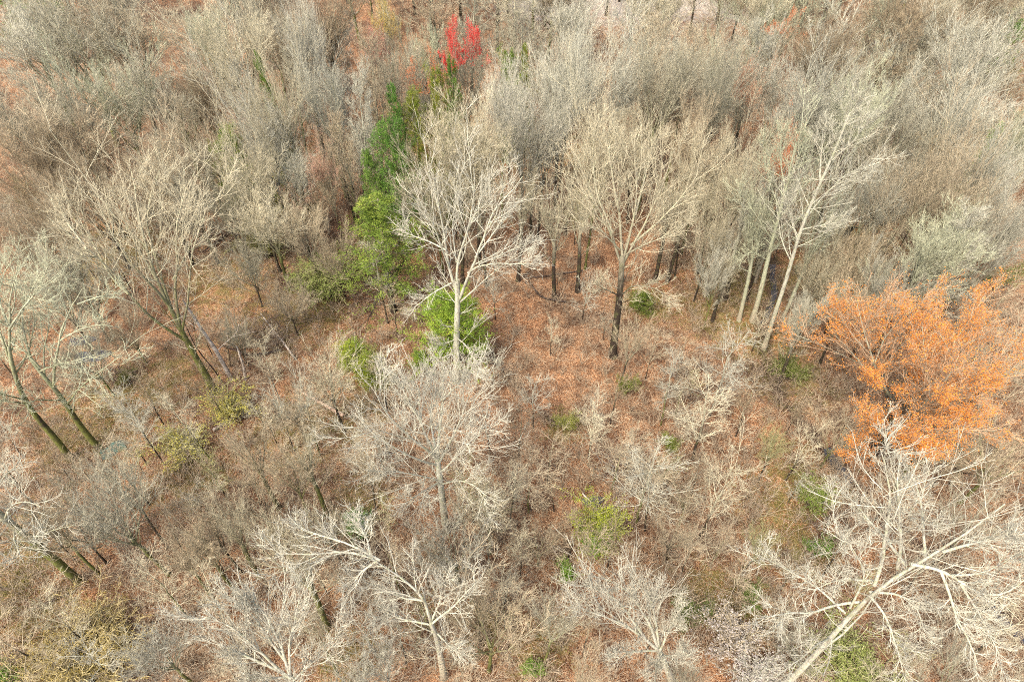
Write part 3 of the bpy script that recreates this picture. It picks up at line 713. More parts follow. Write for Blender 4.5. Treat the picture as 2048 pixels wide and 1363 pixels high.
tree(742, 62, 19, 30, 'vase', 'pink', name='flowering_tree', bud=(.66, .24, .20), label='small dark red budded tree left of the scarlet one')
tree(1980, 470, 15, 110, 'round', 'pink', name='flowering_tree', bud=(.60, .24, .10), label='rust-pink budded tree at the right edge behind the orange blooming tree')
tree(1990, 860, 9, 160, 'round', 'pink', name='flowering_tree', bud=(.75, .32, .07), label='low orange-brown budded tree at the right edge below the orange blooming tree')
tree(1920, 225, 18, 100, 'round', 'cream', name='flowering_tree', bud=(.62, .40, .12), label='ochre budded tree at the upper right near the gap with tan ground')

# ------------------------------------------------------------------ evergreens
EV = [evergreen(200, 16, .19, .22, .9), evergreen(201, 13, .30, .12, 1.2), evergreen(202, 8, .42, .05, 1.2), evergreen(203, 14, .26, .15, 1.1)]
EVH = [16, 13, 8, 14]
def ever(tx, ty, h, wpx, v, col, label, land=None):
    t = P(tx, ty, h); x, y = t[0], t[1]
    dist = math.sqrt(x * x + y * y + (CAMH - h * .5) ** 2)
    s = h / EVH[v]; natural = [4.8, 6.2, 5.2, 5.6][v]
    sw = max(.4, wpx * dist / FPX / natural)
    o = empty('evergreen_tree', (x, y, float(gz(x, y))), _r.uniform(0, 6.28), (sw, sw, s)); tag(o, label, 'tree', 'evergreen trees among the bare ones')
    part('trunk', EV[v][0], o, (.2, .15, .1)); part('branches', EV[v][1], o, (.2, .15, .1)); part('foliage', EV[v][2], o, col)
    if land: LAND.append((tx, ty + 30, land))
    PLACED.append((x, y, 3))
G1, G2, G3, G4 = (1.5, 1.35, .9), (.95, 1.0, 1.0), (1.3, 1.05, .8), (1.1, 1.15, 1.6)
ever(748, 395, 17, 165, 0, (1.0, .95, .8), 'large light green cedar left of centre, its bare lower trunk showing', 'the large light green cedar')
ever(778, 245, 20, 115, 1, (.62, .85, .75), 'tallest deep green cedar, standing directly behind the large light green one', 'the deep green cedar')
ever(738, 310, 16, 70, 3, (.85, 1.0, .9), 'deep green cedar squeezed between the tallest cedar and the large light green one')
ever(902, 600, 10, 150, 2, (1.45, 1.45, .9), 'small bright green cedar at the foot of the forked white tree', 'the small bright cedar')
ever(838, 705, 3, 40, 2, (1.3, 1.35, .9), 'bushy green cedar seedling just left of the forked white tree')
ever(785, 180, 19, 50, 3, (.75, 1.1, 1.0), 'slender blue-green cedar above the tallest cedar')
ever(825, 190, 18, 70, 1, G3, 'olive green cedar right of the slender blue-green one')
ever(872, 145, 19, 60, 1, G3, 'olive cedar below the orange-red tree')
ever(900, 128, 20, 48, 3, (.65, .8, .7), 'darkest green cedar in the group below the scarlet tree')
ever(1018, 110, 20, 62, 1, (.95, .95, .7), 'mid green cedar between bare crowns right of the scarlet tree')
ever(1052, 98, 19, 36, 3, G3, 'thin olive cedar touching the right side of the mid green one')
ever(450, 262, 16, 85, 1, (1.0, .95, .7), 'dark olive cedar leaning among bare trees at upper left')
ever(548, 278, 15, 70, 1, (1.5, 1.15, .6), 'yellowish olive cedar right of the dark olive one')
ever(519, 120, 20, 40, 3, (.8, .9, .8), 'slim dark cedar in the upper left between pale crowns')
ever(415, 45, 13, 30, 3, G3, 'small olive cedar near the top left')
ever(18, -45, 15, 80, 1, (.7, 1.1, .9), 'green cedar in the top left corner')
ever(90, -25, 14, 50, 3, (.8, 1.0, 1.0), 'pale green cedar right of the corner cedar at top left')
ever(700, 690, 4, 70, 2, (1.5, 1.3, .8), 'low yellowish green cedar bush left of the small bright cedar')
ever(735, 720, 5, 60, 2, (1.4, 1.2, .75), 'olive green bush cedar above the bushy white tree')
ever(2000, 262, 18, 50, 3, (1.1, 1.2, .8), 'green cedar near the right edge beside the tan gap', 'the green cedar near the right edge')
ever(1545, -10, 14, 40, 3, (1.1, 1.1, .8), 'olive green cedar at the top edge beside the orange budded tree')
ever(2035, 45, 13, 60, 1, (.7, .9, .9), 'dark green cedar in the top right corner')
ever(708, 1035, 3.2, 55, 2, (.8, 1.1, 1.4), 'small blue-green cedar above the arching thin white tree')
ever(1285, 592, 2.4, 50, 2, (.9, .85, .7), 'low olive bush cedar right of the thick dark trunk')
ever(900, 290, 15, 60, 1, (1.1, 1.0, .7), 'olive green cedar half hidden behind the cream vase crown right of the tallest cedar')

# ------------------------------------------------------------------ leafy shrubs
SH = [shrub(300, 3, 12, .075, 4), shrub(301, 2.2, 14, .075, 5, 42), shrub(302, 4, 16, .08, 5, 28), shrub(303, 2.6, 16, 0, 0, 45), shrub(304, 3.2, 14, 0, 0, 34), shrub(305, 3.6, 75, .06, 2, 60), shrub(306, 3, 15, .10, 2, 40)]
SHH = [3, 2.2, 4, 2.6, 3.2, 3.6, 3]
def bush(px, py, h, wpx, v, col, label=None, tw='brown', name='leafy_shrub', group=None):
    c = P(px, py, h * .4); x, y = c[0], c[1]
    dist = math.sqrt(x * x + y * y + CAMH ** 2)
    s = h / SHH[v]; nat = [3.0, 2.8, 3.2, 3.4, 3.2, 8.0, 3.3][v]
    sw = max(.3, wpx * dist / FPX / nat)
    o = empty(name, (x, y, float(gz(x, y))), _r.uniform(0, 6.28), (sw, sw, s)); tag(o, label, 'shrub', group)
    part('stem', SH[v][0], o, TONES[tw]); part('branches', SH[v][1], o, TONES[tw])
    if SH[v][2]: part('foliage', SH[v][2], o, col)
    return o
YG, LG, BG = (.42, .40, .06), (.22, .30, .04), (.16, .36, .03)
gs = 'leafy shrubs in new green'
bush(645, 560, 5.5, 120, 2, (.36, .42, .12), 'tall loose olive green shrub lower left of the large light green cedar', 'olive', group=gs)
bush(1195, 1060, 5.0, 100, 2, (.44, .50, .05), 'tall yellow-green leafing shrub above the bright lime one, lower centre', 'olive', group=gs)
bush(1178, 1085, 4.2, 75, 0, (.24, .50, .03), 'bright lime green shrub at the foot of the tall yellow-green one', 'olive', group=gs)
bush(1135, 1140, 1.8, 50, 1, (.24, .46, .04), 'small vivid green shrub at lower left of the lime one', 'olive', group=gs)
bush(1130, 845, 2.5, 60, 0, (.34, .36, .06), 'thin yellow-green shrub where the dark ditch ends', 'olive', group=gs)
bush(1255, 775, 2.4, 46, 1, (.24, .28, .05), 'soft green shrub in the leaf litter below the thick dark trunk', 'olive', group=gs)
bush(455, 810, 3.4, 115, 6, (.62, .56, .13), 'pale yellow flowering shrub at the foot of the mossy vase-shaped tree', 'olive', group=gs)
bush(370, 895, 3.2, 115, 6, (.62, .56, .14), 'pale yellow flowering shrub lower left, below the first yellow one', 'olive', group=gs)
bush(1625, 1000, 3.6, 60, 2, (.24, .36, .04), 'green shrub left of the great white tree crown', 'olive', group=gs)
bush(1632, 1100, 2.4, 60, 0, (.13, .32, .02), 'deep green shrub under the left limbs of the great white tree', 'olive', group=gs)
bush(1070, 1335, 2.4, 50, 0, (.20, .38, .04), 'bright green shrub at the bottom edge, centre', 'olive', group=gs)
bush(1340, 890, 2.6, 40, 1, (.26, .34, .05), 'thin green shrub between pale saplings right of centre', 'olive', group=gs)
bush(1578, 740, 3, 70, 1, (.16, .20, .04), 'olive shrub beside the stream left of the orange blooming tree', 'olive', group=gs)
bush(730, 730, 3.5, 70, 2, (.30, .34, .07), 'pale green shrub left of the bushy white tree top', 'olive', group=gs)
bush(530, 490, 5, 80, 2, (.26, .27, .07), 'tall olive green shrub with bare stems left of the loose olive green shrub', 'olive', group=gs)
bush(160, 1330, 3.6, 330, 5, (.46, .36, .10), 'very wide tawny yellow shrub filling the bottom left corner', 'tawny', group=gs)
bush(15, 1355, 2.0, 60, 1, (.22, .38, .05), 'bright green shrub in the bottom left corner', 'olive', group=gs)
bush(1700, 1340, 3.2, 170, 1, (.30, .34, .10), 'sage green shrub at the bottom edge below the great white tree', 'olive', group=gs)
bush(1465, 1280, 3.6, 120, 6, (.60, .54, .48), 'shrub dotted with white blossom left of the great white tree trunk', 'pink', group=gs)
bush(1500, 1345, 3.2, 110, 6, (.60, .55, .50), 'white-blossomed shrub at the bottom edge below the other one', 'silver', group=gs)
bush(1500, 1190, 1.4, 60, 1, (.16, .26, .04), 'low dark green shrub on open litter left of the great white tree', 'olive', group=gs)
bush(1385, 1230, 1.6, 80, 1, (.16, .22, .05), 'low olive shrub right of the white fan-shaped tree', 'olive', group=gs)
bush(2000, 560, 4, 60, 1, (.2, .22, .06), 'olive shrub at the right edge above the orange blooming tree', 'olive', group=gs)
bush(250, 755, 1.6, 40, 1, (.2, .2, .05), 'low dark mossy bush right of the crooked pale tree', 'olive', group=gs)

# ------------------------------------------------------------------ the surveyed stand: top x, top y, height, crown width, form, tone
T = [(-20, 120, 22, 200, 'round', 'ash'), (20, 205, 20, 190, 'vase', 'pink'), (110, 20, 22, 190, 'vase', 'ash'), (205, 0, 22, 180, 'vase', 'pink'), (35, 20, 21, 160, 'vase', 'silver'), (460, 85, 25, 130, 'leader', 'cream'), (545, 50, 24, 90, 'leader', 'ash'), (600, 15, 26, 95, 'vase', 'white'), (645, 115, 24, 110, 'vase', 'silver'), (560, 155, 24, 110, 'vase', 'cream'), (500, 200, 22, 120, 'vase', 'white'),
     (715, 70, 26, 120, 'leader', 'pink'), (690, 150, 25, 110, 'leader', 'silver'), (780, 40, 22, 140, 'round', 'ash'), (840, 10, 20, 120, 'round', 'lichen'), (290, 60, 23, 260, 'round', 'ash'), (170, 60, 23, 200, 'round', 'lichen'), (60, 90, 24, 200, 'round', 'ash'),
     (380, 190, 20, 200, 'round', 'pink'), (250, 215, 23, 230, 'round', 'pink'), (100, 180, 22, 230, 'round', 'brown'), (120, 270, 20, 200, 'round', 'pink'), (30, 250, 20, 180, 'round', 'brown'), (330, 260, 20, 200, 'round', 'ash'), (420, 310, 18, 150, 'round', 'ash'),
     (480, 290, 19, 140, 'vase', 'cream'), (30, 340, 20, 150, 'round', 'pink'), (60, 400, 18, 160, 'round', 'brown'), (40, 480, 17, 150, 'round', 'ash'),
     (1000, 130, 24, 120, 'vase', 'white'), (1045, 175, 24, 160, 'vase', 'white'), (1085, 170, 23, 110, 'vase', 'silver'), (1135, 60, 25, 130, 'vase', 'silver'), (1125, 120, 24, 160, 'vase', 'silver'), (1235, 75, 25, 150, 'vase', 'silver'), (1330, 85, 25, 150, 'vase', 'ash'), (1300, 140, 23, 150, 'round', 'cream'),
     (1390, 60, 25, 120, 'leader', 'pink'), (1385, 150, 24, 150, 'round', 'pink'), (1200, 240, 22, 120, 'vase', 'cream'), (1450, 100, 24, 130, 'vase', 'ash'), (1430, 210, 22, 130, 'round', 'cream'), (1540, 30, 24, 120, 'leader', 'silver'), (1480, 40, 23, 120, 'round', 'lichen'),
     (900, 195, 26, 210, 'vase', 'cream'), (960, 220, 25, 150, 'vase', 'cream'), (860, 250, 22, 140, 'round', 'cream'), (1040, 20, 22, 130, 'leader', 'ash'), (1600, 60, 23, 140, 'round', 'white'), (1650, 130, 24, 210, 'vase', 'silver'), (1730, 60, 24, 200, 'round', 'ash'), (1755, 160, 23, 160, 'vase', 'lichen'), (1820, 90, 24, 190, 'round', 'silver'), (1900, 60, 24, 200, 'round', 'ash'), (1990, 40, 25, 200, 'vase', 'silver'),
     (1860, 170, 22, 180, 'round', 'ash'), (1960, 160, 22, 180, 'vase', 'silver'), (1800, 240, 22, 170, 'round', 'ash'), (1855, 310, 22, 170, 'vase', 'pink'), (1780, 330, 20, 130, 'vase', 'silver'), (1940, 330, 22, 170, 'vase', 'pink'), (2030, 270, 24, 150, 'vase', 'silver'),
     (1905, 420, 21, 170, 'vase', 'lichen'), (1970, 400, 22, 150, 'leader', 'silver'), (2040, 380, 22, 140, 'vase', 'silver'), (1760, 430, 18, 130, 'round', 'pink'), (1690, 440, 17, 120, 'round', 'cream'), (1830, 470, 18, 150, 'round', 'silver'),
     (1490, 300, 20, 110, 'vase', 'cream'), (1450, 360, 18, 120, 'round', 'cream'), (1400, 330, 17, 120, 'round', 'cream'), (1460, 470, 14, 100, 'round', 'silver'),
     (520, 385, 15, 160, 'vase', 'cream'), (600, 420, 13, 110, 'vase', 'pink'), (650, 430, 13, 110, 'round', 'pink'), (560, 300, 17, 120, 'vase', 'silver'), (470, 460, 12, 120, 'round', 'ash'), (670, 220, 20, 110, 'leader', 'pink'),
     (1475, 665, 13, 130, 'leader', 'silver'), (1435, 770, 12, 150, 'leader', 'cream'), (1360, 700, 12, 90, 'leader', 'silver'), (1465, 905, 15, 130, 'leader', 'cream'), (1310, 900, 12, 150, 'leader', 'silver'), (1245, 870, 9, 110, 'leader', 'pink'), (1190, 820, 8, 110, 'leader', 'cream'),
     (1400, 930, 10, 110, 'round', 'pink'), (1370, 1010, 10, 120, 'round', 'pink'), (1100, 1200, 13, 190, 'round', 'ash'), (950, 1185, 11, 140, 'round', 'pink'), (900, 1035, 12, 180, 'round', 'white'), (985, 985, 9, 120, 'vase', 'pink'), (1060, 930, 8, 110, 'leader', 'pink'),
     (750, 1290, 12, 170, 'round', 'white'), (690, 1340, 12, 140, 'vase', 'silver'), (280, 1260, 12, 200, 'round', 'silver'), (210, 930, 14, 170, 'round', 'ash'), (640, 700, 13, 190, 'vase', 'cream'), (560, 740, 11, 150, 'vase', 'silver'), (480, 930, 12, 160, 'round', 'pink'),
     (560, 900, 13, 150, 'vase', 'pink'), (400, 1010, 12, 170, 'round', 'pink'), (640, 1010, 12, 170, 'round', 'cream'), (340, 1080, 10, 190, 'round', 'pink'), (720, 900, 10, 120, 'round', 'pink'), (530, 1040, 12, 140, 'vase', 'cream'),
     (1160, 1340, 11, 130, 'vase', 'pink'), (1400, 1330, 11, 130, 'round', 'ash'), (1960, 640, 16, 160, 'round', 'pink'), (1930, 780, 12, 170, 'round', 'pink'), (1860, 880, 9, 140, 'round', 'pink'), (1700, 830, 9, 120, 'round', 'pink'), (2010, 980, 13, 150, 'round', 'ash'), (2020, 1280, 14, 170, 'vase', 'ash'), (1640, 1250, 9, 150, 'round', 'ash'),
     (130, 640, 12, 130, 'round', 'ash'), (220, 600, 10, 120, 'round', 'pink'), (90, 470, 16, 150, 'round', 'ash'), (450, 620, 9, 100, 'round', 'cream'), (560, 560, 9, 120, 'round', 'pink'), (1650, 540, 14, 120, 'round', 'silver'), (1720, 560, 13, 110, 'vase', 'pink'),
     (620, 1240, 11, 120, 'vase', 'cream'), (840, 1090, 8, 120, 'round', 'pink'), (1080, 1050, 7, 120, 'round', 'pink'), (60, 960, 14, 150, 'round', 'ash'), (1560, 870, 8, 120, 'round', 'olive'), (1530, 1060, 8, 120, 'round', 'olive')]
for t in T: tree(*t)

# dark bare-stemmed trees whose trunks stand out against the litter
for bx, by, tx, ty, kind, tone in [(1036, 565, 1040, 330, 'stem', 'cream'), (1108, 600, 1105, 350, 'stem', 'cream'), (1155, 585, 1190, 330, 'stem', 'cream'), (960, 540, 965, 330, 'stem', 'cream'),
                                   (1310, 560, 1330, 330, 'stem', 'cream'), (1335, 560, 1360, 350, 'stem', 'cream'), (655, 1032, 600, 850, 'stem', 'cream'), (560, 1020, 480, 840, 'stem', 'pink'),
                                   (455, 440, 430, 270, 'stem', 'ash'), (1240, 770, 1250, 640, 'leader', 'pink'), (520, 1155, 430, 990, 'stem', 'cream'), (470, 1180, 410, 1040, 'stem', 'pink'), (340, 1150, 230, 960, 'round', 'ash'), (200, 1150, 150, 1000, 'vase', 'pink'),
                                   (655, 1255, 590, 1040, 'stem', 'cream'), (920, 1165, 900, 1040, 'round', 'white'), (978, 1340, 960, 1190, 'vase', 'pink'), (980, 1105, 985, 960, 'leader', 'cream'), (1920, 1005, 2010, 800, 'vase', 'pink'), (1920, 830, 2040, 620, 'vase', 'pink'),
                                   (1905, 590, 2030, 420, 'vase', 'silver'), (1660, 640, 1720, 470, 'round', 'pink'), (1450, 600, 1480, 400, 'stem', 'cream'), (775, 645, 745, 480, 'leader', 'ash'), (1465, 545, 1490, 370, 'stem', 'cream'), (1492, 600, 1515, 420, 'stem', 'ash'), (1425, 640, 1440, 470, 'stem', 'cream'), (1395, 545, 1410, 370, 'stem', 'cream'), (1670, 620, 1715, 430, 'stem', 'pink'), (1560, 760, 1600, 600, 'stem', 'ash'),
                                   (692, 395, 680, 230, 'stem', 'pink'), (712, 402, 705, 245, 'stem', 'pink'), (730, 392, 722, 235, 'stem', 'silver'), (775, 185, 770, 70, 'stem', 'ash'), (1062, 480, 1066, 300, 'stem', 'cream'), (1130, 470, 1140, 300, 'stem', 'cream'), (1500, 430, 1520, 270, 'stem', 'ash'), (1420, 400, 1440, 250, 'stem', 'ash')]:
    b = P(bx, by)
    q = PY(tx, ty, b[1])
    tree(None, None, min(max(q[2], 6), 30), 0, kind, tone, base=(b[0], b[1]), fat=.8 if kind == 'stem' else 1.12, mat=BARK_MOSSY if by > 900 or bx < 700 else BARK)

# pale straight stems around the stream gully, and slim poles in the near ground
for bx, by, tx, ty, tone in [(1478, 640, 1530, 330, 'lichen'), (1440, 600, 1475, 310, 'silver'), (1565, 640, 1640, 350, 'lichen'), (1600, 600, 1680, 330, 'silver'), (1510, 560, 1548, 290, 'silver')]:
    b = P(bx, by); q = PY(tx, ty, b[1])
    tree(None, None, min(q[2], 28), 0, 'stem', tone, base=(b[0], b[1]), fat=.62, mat=BARK_PALE)
rp = random.Random(5)
for bx, by in [(70, 1010), (300, 1010), (380, 1240), (480, 1090), (700, 1210), (800, 1180), (1010, 1260), (1040, 1150), (1020, 1040), (1290, 1060), (1420, 1130), (1350, 830), (1290, 760), (640, 910), (740, 960), (430, 930), (330, 930), (560, 800), (180, 1290), (1250, 960)]:
    b = P(bx, by)
    tree(None, None, rp.uniform(8, 12.5), 0, 'pole', rp.choice(['pink', 'cream', 'silver', 'pink']), base=(b[0], b[1]), fat=.9, group='slim pole trees in the near ground')

# ------------------------------------------------------------------ the rest of the stand, closer together with distance
rs = random.Random(21)
def free(x, y, d):
    return all((x - a) ** 2 + (y - b) ** 2 > max(d, 0) ** 2 for a, b, r in PLACED)
def openness(px, py):            # ground seen between the trees: keep it open
    o = 0
    for cx, cy, rx, ry in [(1050, 760, 200, 260), (1030, 620, 150, 120), (250, 800, 170, 130), (950, 880, 120, 140), (230, 640, 110, 80), (620, 560, 120, 100), (150, 1130, 230, 130), (1300, 1150, 170, 130), (1500, 1150, 120, 170), (1080, 950, 150, 140), (530, 640, 140, 80), (1370, 650, 150, 90), (330, 1200, 180, 80), (620, 980, 120, 90)]:
        v = ((px - cx) / rx) ** 2 + ((py - cy) / ry) ** 2
        if v < 1: o = 1
    return o
VIEW = [(925, 60, 45, 70), (838, 120, 50, 60), (640, 300, 50, 70), (590, 380, 70, 60), (748, 500, 90, 140), (775, 330, 70, 110), (1500, 140, 35, 45), (1672, 150, 40, 45), (770, 30, 40, 50), (1920, 260, 60, 60), (870, 170, 60, 70), (1018, 140, 50, 50), (450, 310, 60, 70), (545, 310, 50, 60), (1810, 700, 230, 170), (2000, 300, 40, 60), (800, 210, 60, 60), (1580, 20, 45, 45), (1600, 300, 80, 90)]
def blocks(tx, ty, w_=55):
    return any(abs(tx - a) < rx + w_ * .6 and b - ry * .2 < ty + 45 < b + ry + 75 for a, b, rx, ry in VIEW)
cnt = 0; tries = 0
while cnt < 165 and tries < 9000:
    tries += 1
    y = 62 + 160 * rs.random() ** .85; x = rs.uniform(-1, 1) * (y * .95 + 28)
    px, py = proj((x, y, 0)); h = rs.uniform(17, 25)
    tx_, ty_ = proj((x, y, h))
    if not (-120 < tx_ < 2170) or ty_ > 700: continue
    if py > 430 and openness(px, py): continue
    if blocks(tx_, ty_): continue
    if not free(x, y, 4.4 + (2.0 if y < 90 else 0)): continue
    tone = rs.choice(['ash', 'pink', 'silver', 'cream', 'ash', 'pink', 'lichen', 'brown']) if not 850 < px < 1450 else rs.choice(['silver', 'cream', 'pink', 'cream', 'ash'])
    tree(None, None, h, 0, fat=1.25 if y > 95 else 1.0, kind=rs.choice(['vase', 'vase', 'round', 'leader', 'leader']), tone=tone, base=(x, y)); cnt += 1
SAP = 0; tries = 0
while SAP < 210 and tries < 9000:
    tries += 1
    px = rs.uniform(-30, 2080); py = rs.uniform(430, 1390) if rs.random() < .8 else rs.uniform(300, 500)
    b = P(px, py)
    if not free(b[0], b[1], 1.6): continue
    if openness(px, py) and rs.random() < .35: continue
    h = rs.uniform(4.5, 9.5)
    tree(None, None, h, 0, 'sapling', rs.choice(['pink', 'cream', 'pink', 'ash', 'brown', 'silver', 'olive']), base=(b[0], b[1]), group='thin saplings under the big trees'); SAP += 1

# ------------------------------------------------------------------ snags, stumps and fallen trunks
def stick(name, pts, r0, r1, label, cat, color, group=None, branches=0, mode='y', base=None, mat=None, seed=0, jag=True):
    rng = np.random.default_rng(seed + 50)
    b = P(*pts[0][:2]); b[2] = gz(b[0], b[1])
    w3 = []
    for q in pts:
        if mode == 'g':                             # lies on the ground
            p = P(q[0], q[1], q[2]); p[2] = gz(p[0], p[1]) + q[2] + r0 * .7
        else: p = PY(q[0], q[1], b[1] + q[2])
        w3.append(p - b)
    if mode != 'g': w3[0] = np.array([0, 0, -.1])
    A = wobble(resample(w3, 12)[None], rng, .04); Rr = np.linspace(r0, r1, 12)[None] * (1 + rng.normal(0, .06, (1, 12)))
    if mode == 'g': A[0, :, 2] = np.maximum(A[0, :, 2], gz(A[0, :, 0] + b[0], A[0, :, 1] + b[1]) - b[2] + r1 * .6)
    g = Geo(); g.add(*tubes(A, Rr, 9))
    if jag:                                         # splintered end
        e = A[0, -1]; d = norm(A[0, -1] - A[0, -2])
        sp = np.array([[e + rng.normal(0, r1 * .4, 3) * .6, e + d * rng.uniform(.3, .9) + rng.normal(0, .05, 3)] for _ in range(5)])
        g.add(*tubes(sp, np.broadcast_to([r1 * .5, .01], (5, 2)), 4))
    o = empty(name, b); tag(o, label, cat, group)
    part('trunk', g.mesh('trunk', mat or DEAD, True), o, color)
    if branches:
        L, r = spawn(A, Rr, branches, rng, .3, .98, 50, 12, .35, .4, 6, .03, .15, .35, .015)
        L2, r2 = spawn(L, r, 6, rng, .2, .98, 42, 12, .45, .4, 4, .02, .15, .6, .012)
        if mode == 'g':
            for q in (L, L2): q[:, :, 2] = np.maximum(q[:, :, 2], .05)
        g = Geo(); g.add(*tubes(L, r, 4)); g.add(*tubes(L2, r2, 3))
        part('branches', g.mesh('branches', TWIG), o, color)
    return o
def dead_mat():
    m, n, l, b = newmat('dead_wood')
    tc = n.new('ShaderNodeTexCoord'); oi = n.new('ShaderNodeObjectInfo')
    v = ramp(n, l, noise(n, l, 3, 4, tc.outputs['Object']), [(.35, (.35, .32, .3)), (.6, (1.1, 1.1, 1.1))])
    l.new(mix(n, l, 1.0, oi.outputs['Color'], v, 'MULTIPLY'), b.inputs['Base Color']); return m
DEAD = dead_mat()
PALE, TAN, DARK = (.52, .46, .38), (.36, .27, .16), (.07, .05, .04)
stick('dead_snag', [(463, 758, 0), (440, 715, 0), (420, 682, 0), (397, 652, 0), (372, 608, 0)], .26, .12, 'pale broken dead trunk leaning left beside the mossy vase-shaped tree', 'dead tree', PALE, branches=3, seed=1)
stick('dead_snag', [(491, 758, 0), (486, 728, 0), (476, 697, 0)], .17, .09, 'short pale snag with crooked top, right of the tallest broken trunk', 'dead tree', PALE, seed=2)
stick('dead_snag', [(459, 733, 0), (457, 715, 0), (455, 697, 0)], .2, .12, 'short stubby tan snag between the two pale broken trunks', 'dead tree', TAN, seed=3)
stick('dead_snag', [(495, 682, 0), (493, 655, 0), (490, 632, 0)], .12, .07, 'thin tan snag above the short stubby snags', 'dead tree', TAN, seed=4)
stick('dead_sapling', [(450, 772, 0), (430, 742, 0), (400, 708, 0), (373, 658, 0)], .07, .04, 'thin dark bent dead stem just right of the mossy trunk', 'dead tree', DARK, seed=5, branches=3)
gl = 'fallen trunks on the forest floor'
stick('fallen_trunk', [(590, 718, .2), (560, 676, .3), (523, 632, .8)], .15, .07, 'pale fallen trunk lying in dark brush, left of the loose olive green shrub', 'log', PALE, gl, 5, 'g', seed=6)
stick('fallen_trunk', [(690, 835, .1), (650, 812, .1), (607, 788, .2)], .24, .14, 'thick pinkish fallen trunk left of the bushy white tree', 'log', (.5, .36, .26), gl, 0, 'g', seed=7)
stick('fallen_trunk', [(427, 862, .1), (460, 842, .1), (493, 825, .2)], .20, .10, 'grey fallen trunk below the pale yellow flowering shrub', 'log', PALE, gl, 3, 'g', seed=8)
stick('fallen_trunk', [(1132, 606, .1), (1080, 600, .1), (1050, 556, .2)], .13, .08, 'dark fallen trunk behind the row of dark stems at centre', 'log', DARK, gl, 2, 'g', seed=9)
stick('fallen_trunk', [(1165, 545, .1), (1110, 552, .1), (1055, 560, .2)], .12, .06, 'thin dark fallen trunk lying across between two dark stems', 'log', DARK, gl, 3, 'g', seed=10)
stick('fallen_trunk', [(1165, 985, .1), (1182, 1003, .1), (1197, 1022, .1)], .10, .06, 'small whitish fallen trunk above the tall yellow-green shrub', 'log', PALE, gl, 0, 'g', seed=11)
stick('fallen_trunk', [(45, 1225, .1), (85, 1208, .1), (140, 1185, .2)], .13, .05, 'dark fallen trunk below the dark slanting trunk at lower left', 'log', DARK, gl, 4, 'g', seed=12)
stick('fallen_trunk', [(610, 1150, .1), (660, 1118, .3), (700, 1110, .5)], .15, .08, 'dark fallen trunk under the arching thin white tree', 'log', DARK, gl, 3, 'g', seed=13)
stick('fallen_trunk', [(1150, 1165, .1), (1130, 1130, .3), (1110, 1100, .5)], .09, .05, 'thin whitish fallen trunk beside the small vivid green shrub', 'log', PALE, gl, 4, 'g', seed=14)
stick('fallen_trunk', [(560, 700, .1), (500, 712, .2), (440, 690, .3)], .16, .06, 'dark brushy fallen trunk between the short snags and the pale log', 'log', DARK, gl, 8, 'g', seed=15)
stick('fallen_trunk', [(255, 770, .1), (250, 755, .3), (240, 740, .8)], .18, .1, 'short dark upended trunk on open litter right of the crooked pale tree', 'log', DARK, gl, 2, 'g', seed=16)
stick('fallen_trunk', [(480, 455, .1), (440, 480, .2), (410, 500, .3)], .2, .1, 'dark tangled fallen trunk behind the mossy vase-shaped tree', 'log', DARK, gl, 9, 'g', seed=17)

# brush piles, dark
def brush(px, py, r, label, seed, n=70, col=(.16, .12, .09)):
    rng = np.random.default_rng(seed); c = P(px, py); c[2] = gz(c[0], c[1])
    a = rng.uniform(0, 6.28, n); rr = r * np.sqrt(rng.random(n)); L = rng.uniform(.8, 2.2, n) * r * .6
    az = rng.uniform(0, 6.28, n); el = rng.uniform(-.05, .55, n)
    p0 = np.stack([rr * np.cos(a), rr * np.sin(a), rng.uniform(.05, .5, n)], 1); d = np.stack([np.cos(az) * np.cos(el), np.sin(az) * np.cos(el), np.sin(el)], 1)
    A = wobble(p0[:, None] + d[:, None] * np.linspace(0, 1, 6)[None, :, None] * L[:, None, None], rng, .08); A[:, :, 2] = np.maximum(A[:, :, 2], .03)
    Rr = np.broadcast_to(np.linspace(1, .3, 6), (n, 6)) * rng.uniform(.015, .05, (n, 1))
    L2, r2 = spawn(A, Rr, 6, rng, .2, .98, 45, 12, .4, .4, 4, .02, .15, .6, .010)
    g = Geo(); g.add(*tubes(A, Rr, 4)); g.add(*tubes(L2, r2, 3))
    o = bpy.data.objects.new('brush_pile', g.mesh('brush_pile', TWIG)); C.objects.link(o); o.location = c; o.color = (*col, 1)
    tag(o, label, 'brush pile', 'tangled brush piles')
brush(550, 660, 4.0, 'dark tangled brush pile around the pale fallen trunk', 1, 90)
brush(430, 490, 4.0, 'dark brush heap behind the mossy vase-shaped tree', 2, 90)
brush(1380, 760, 3.0, 'dark brush pile among pale saplings right of the thick dark trunk', 3)
brush(725, 1105, 1.8, 'dark brush pile beneath the arching thin white tree', 4)
brush(275, 1128, 1.5, 'small dark brush pile in litter at lower left', 5)
brush(1240, 935, 2.0, 'grey brush pile at lower centre between pale saplings', 6, 70, (.25, .22, .19))
brush(1660, 1050, 2.2, 'brush pile under the left limbs of the great white tree', 7)
brush(240, 760, 1.5, 'dark brush pile beside the upended trunk at left', 8)
brush(730, 600, 2.4, 'dark brush pile at the foot of the large light green cedar', 9)
brush(1530, 770, 2.6, 'dark brush pile along the stream left of the orange blooming tree', 10)
brush(990, 725, 1.0, 'small dark brush pile at the upper end of the ditch', 11, 40)

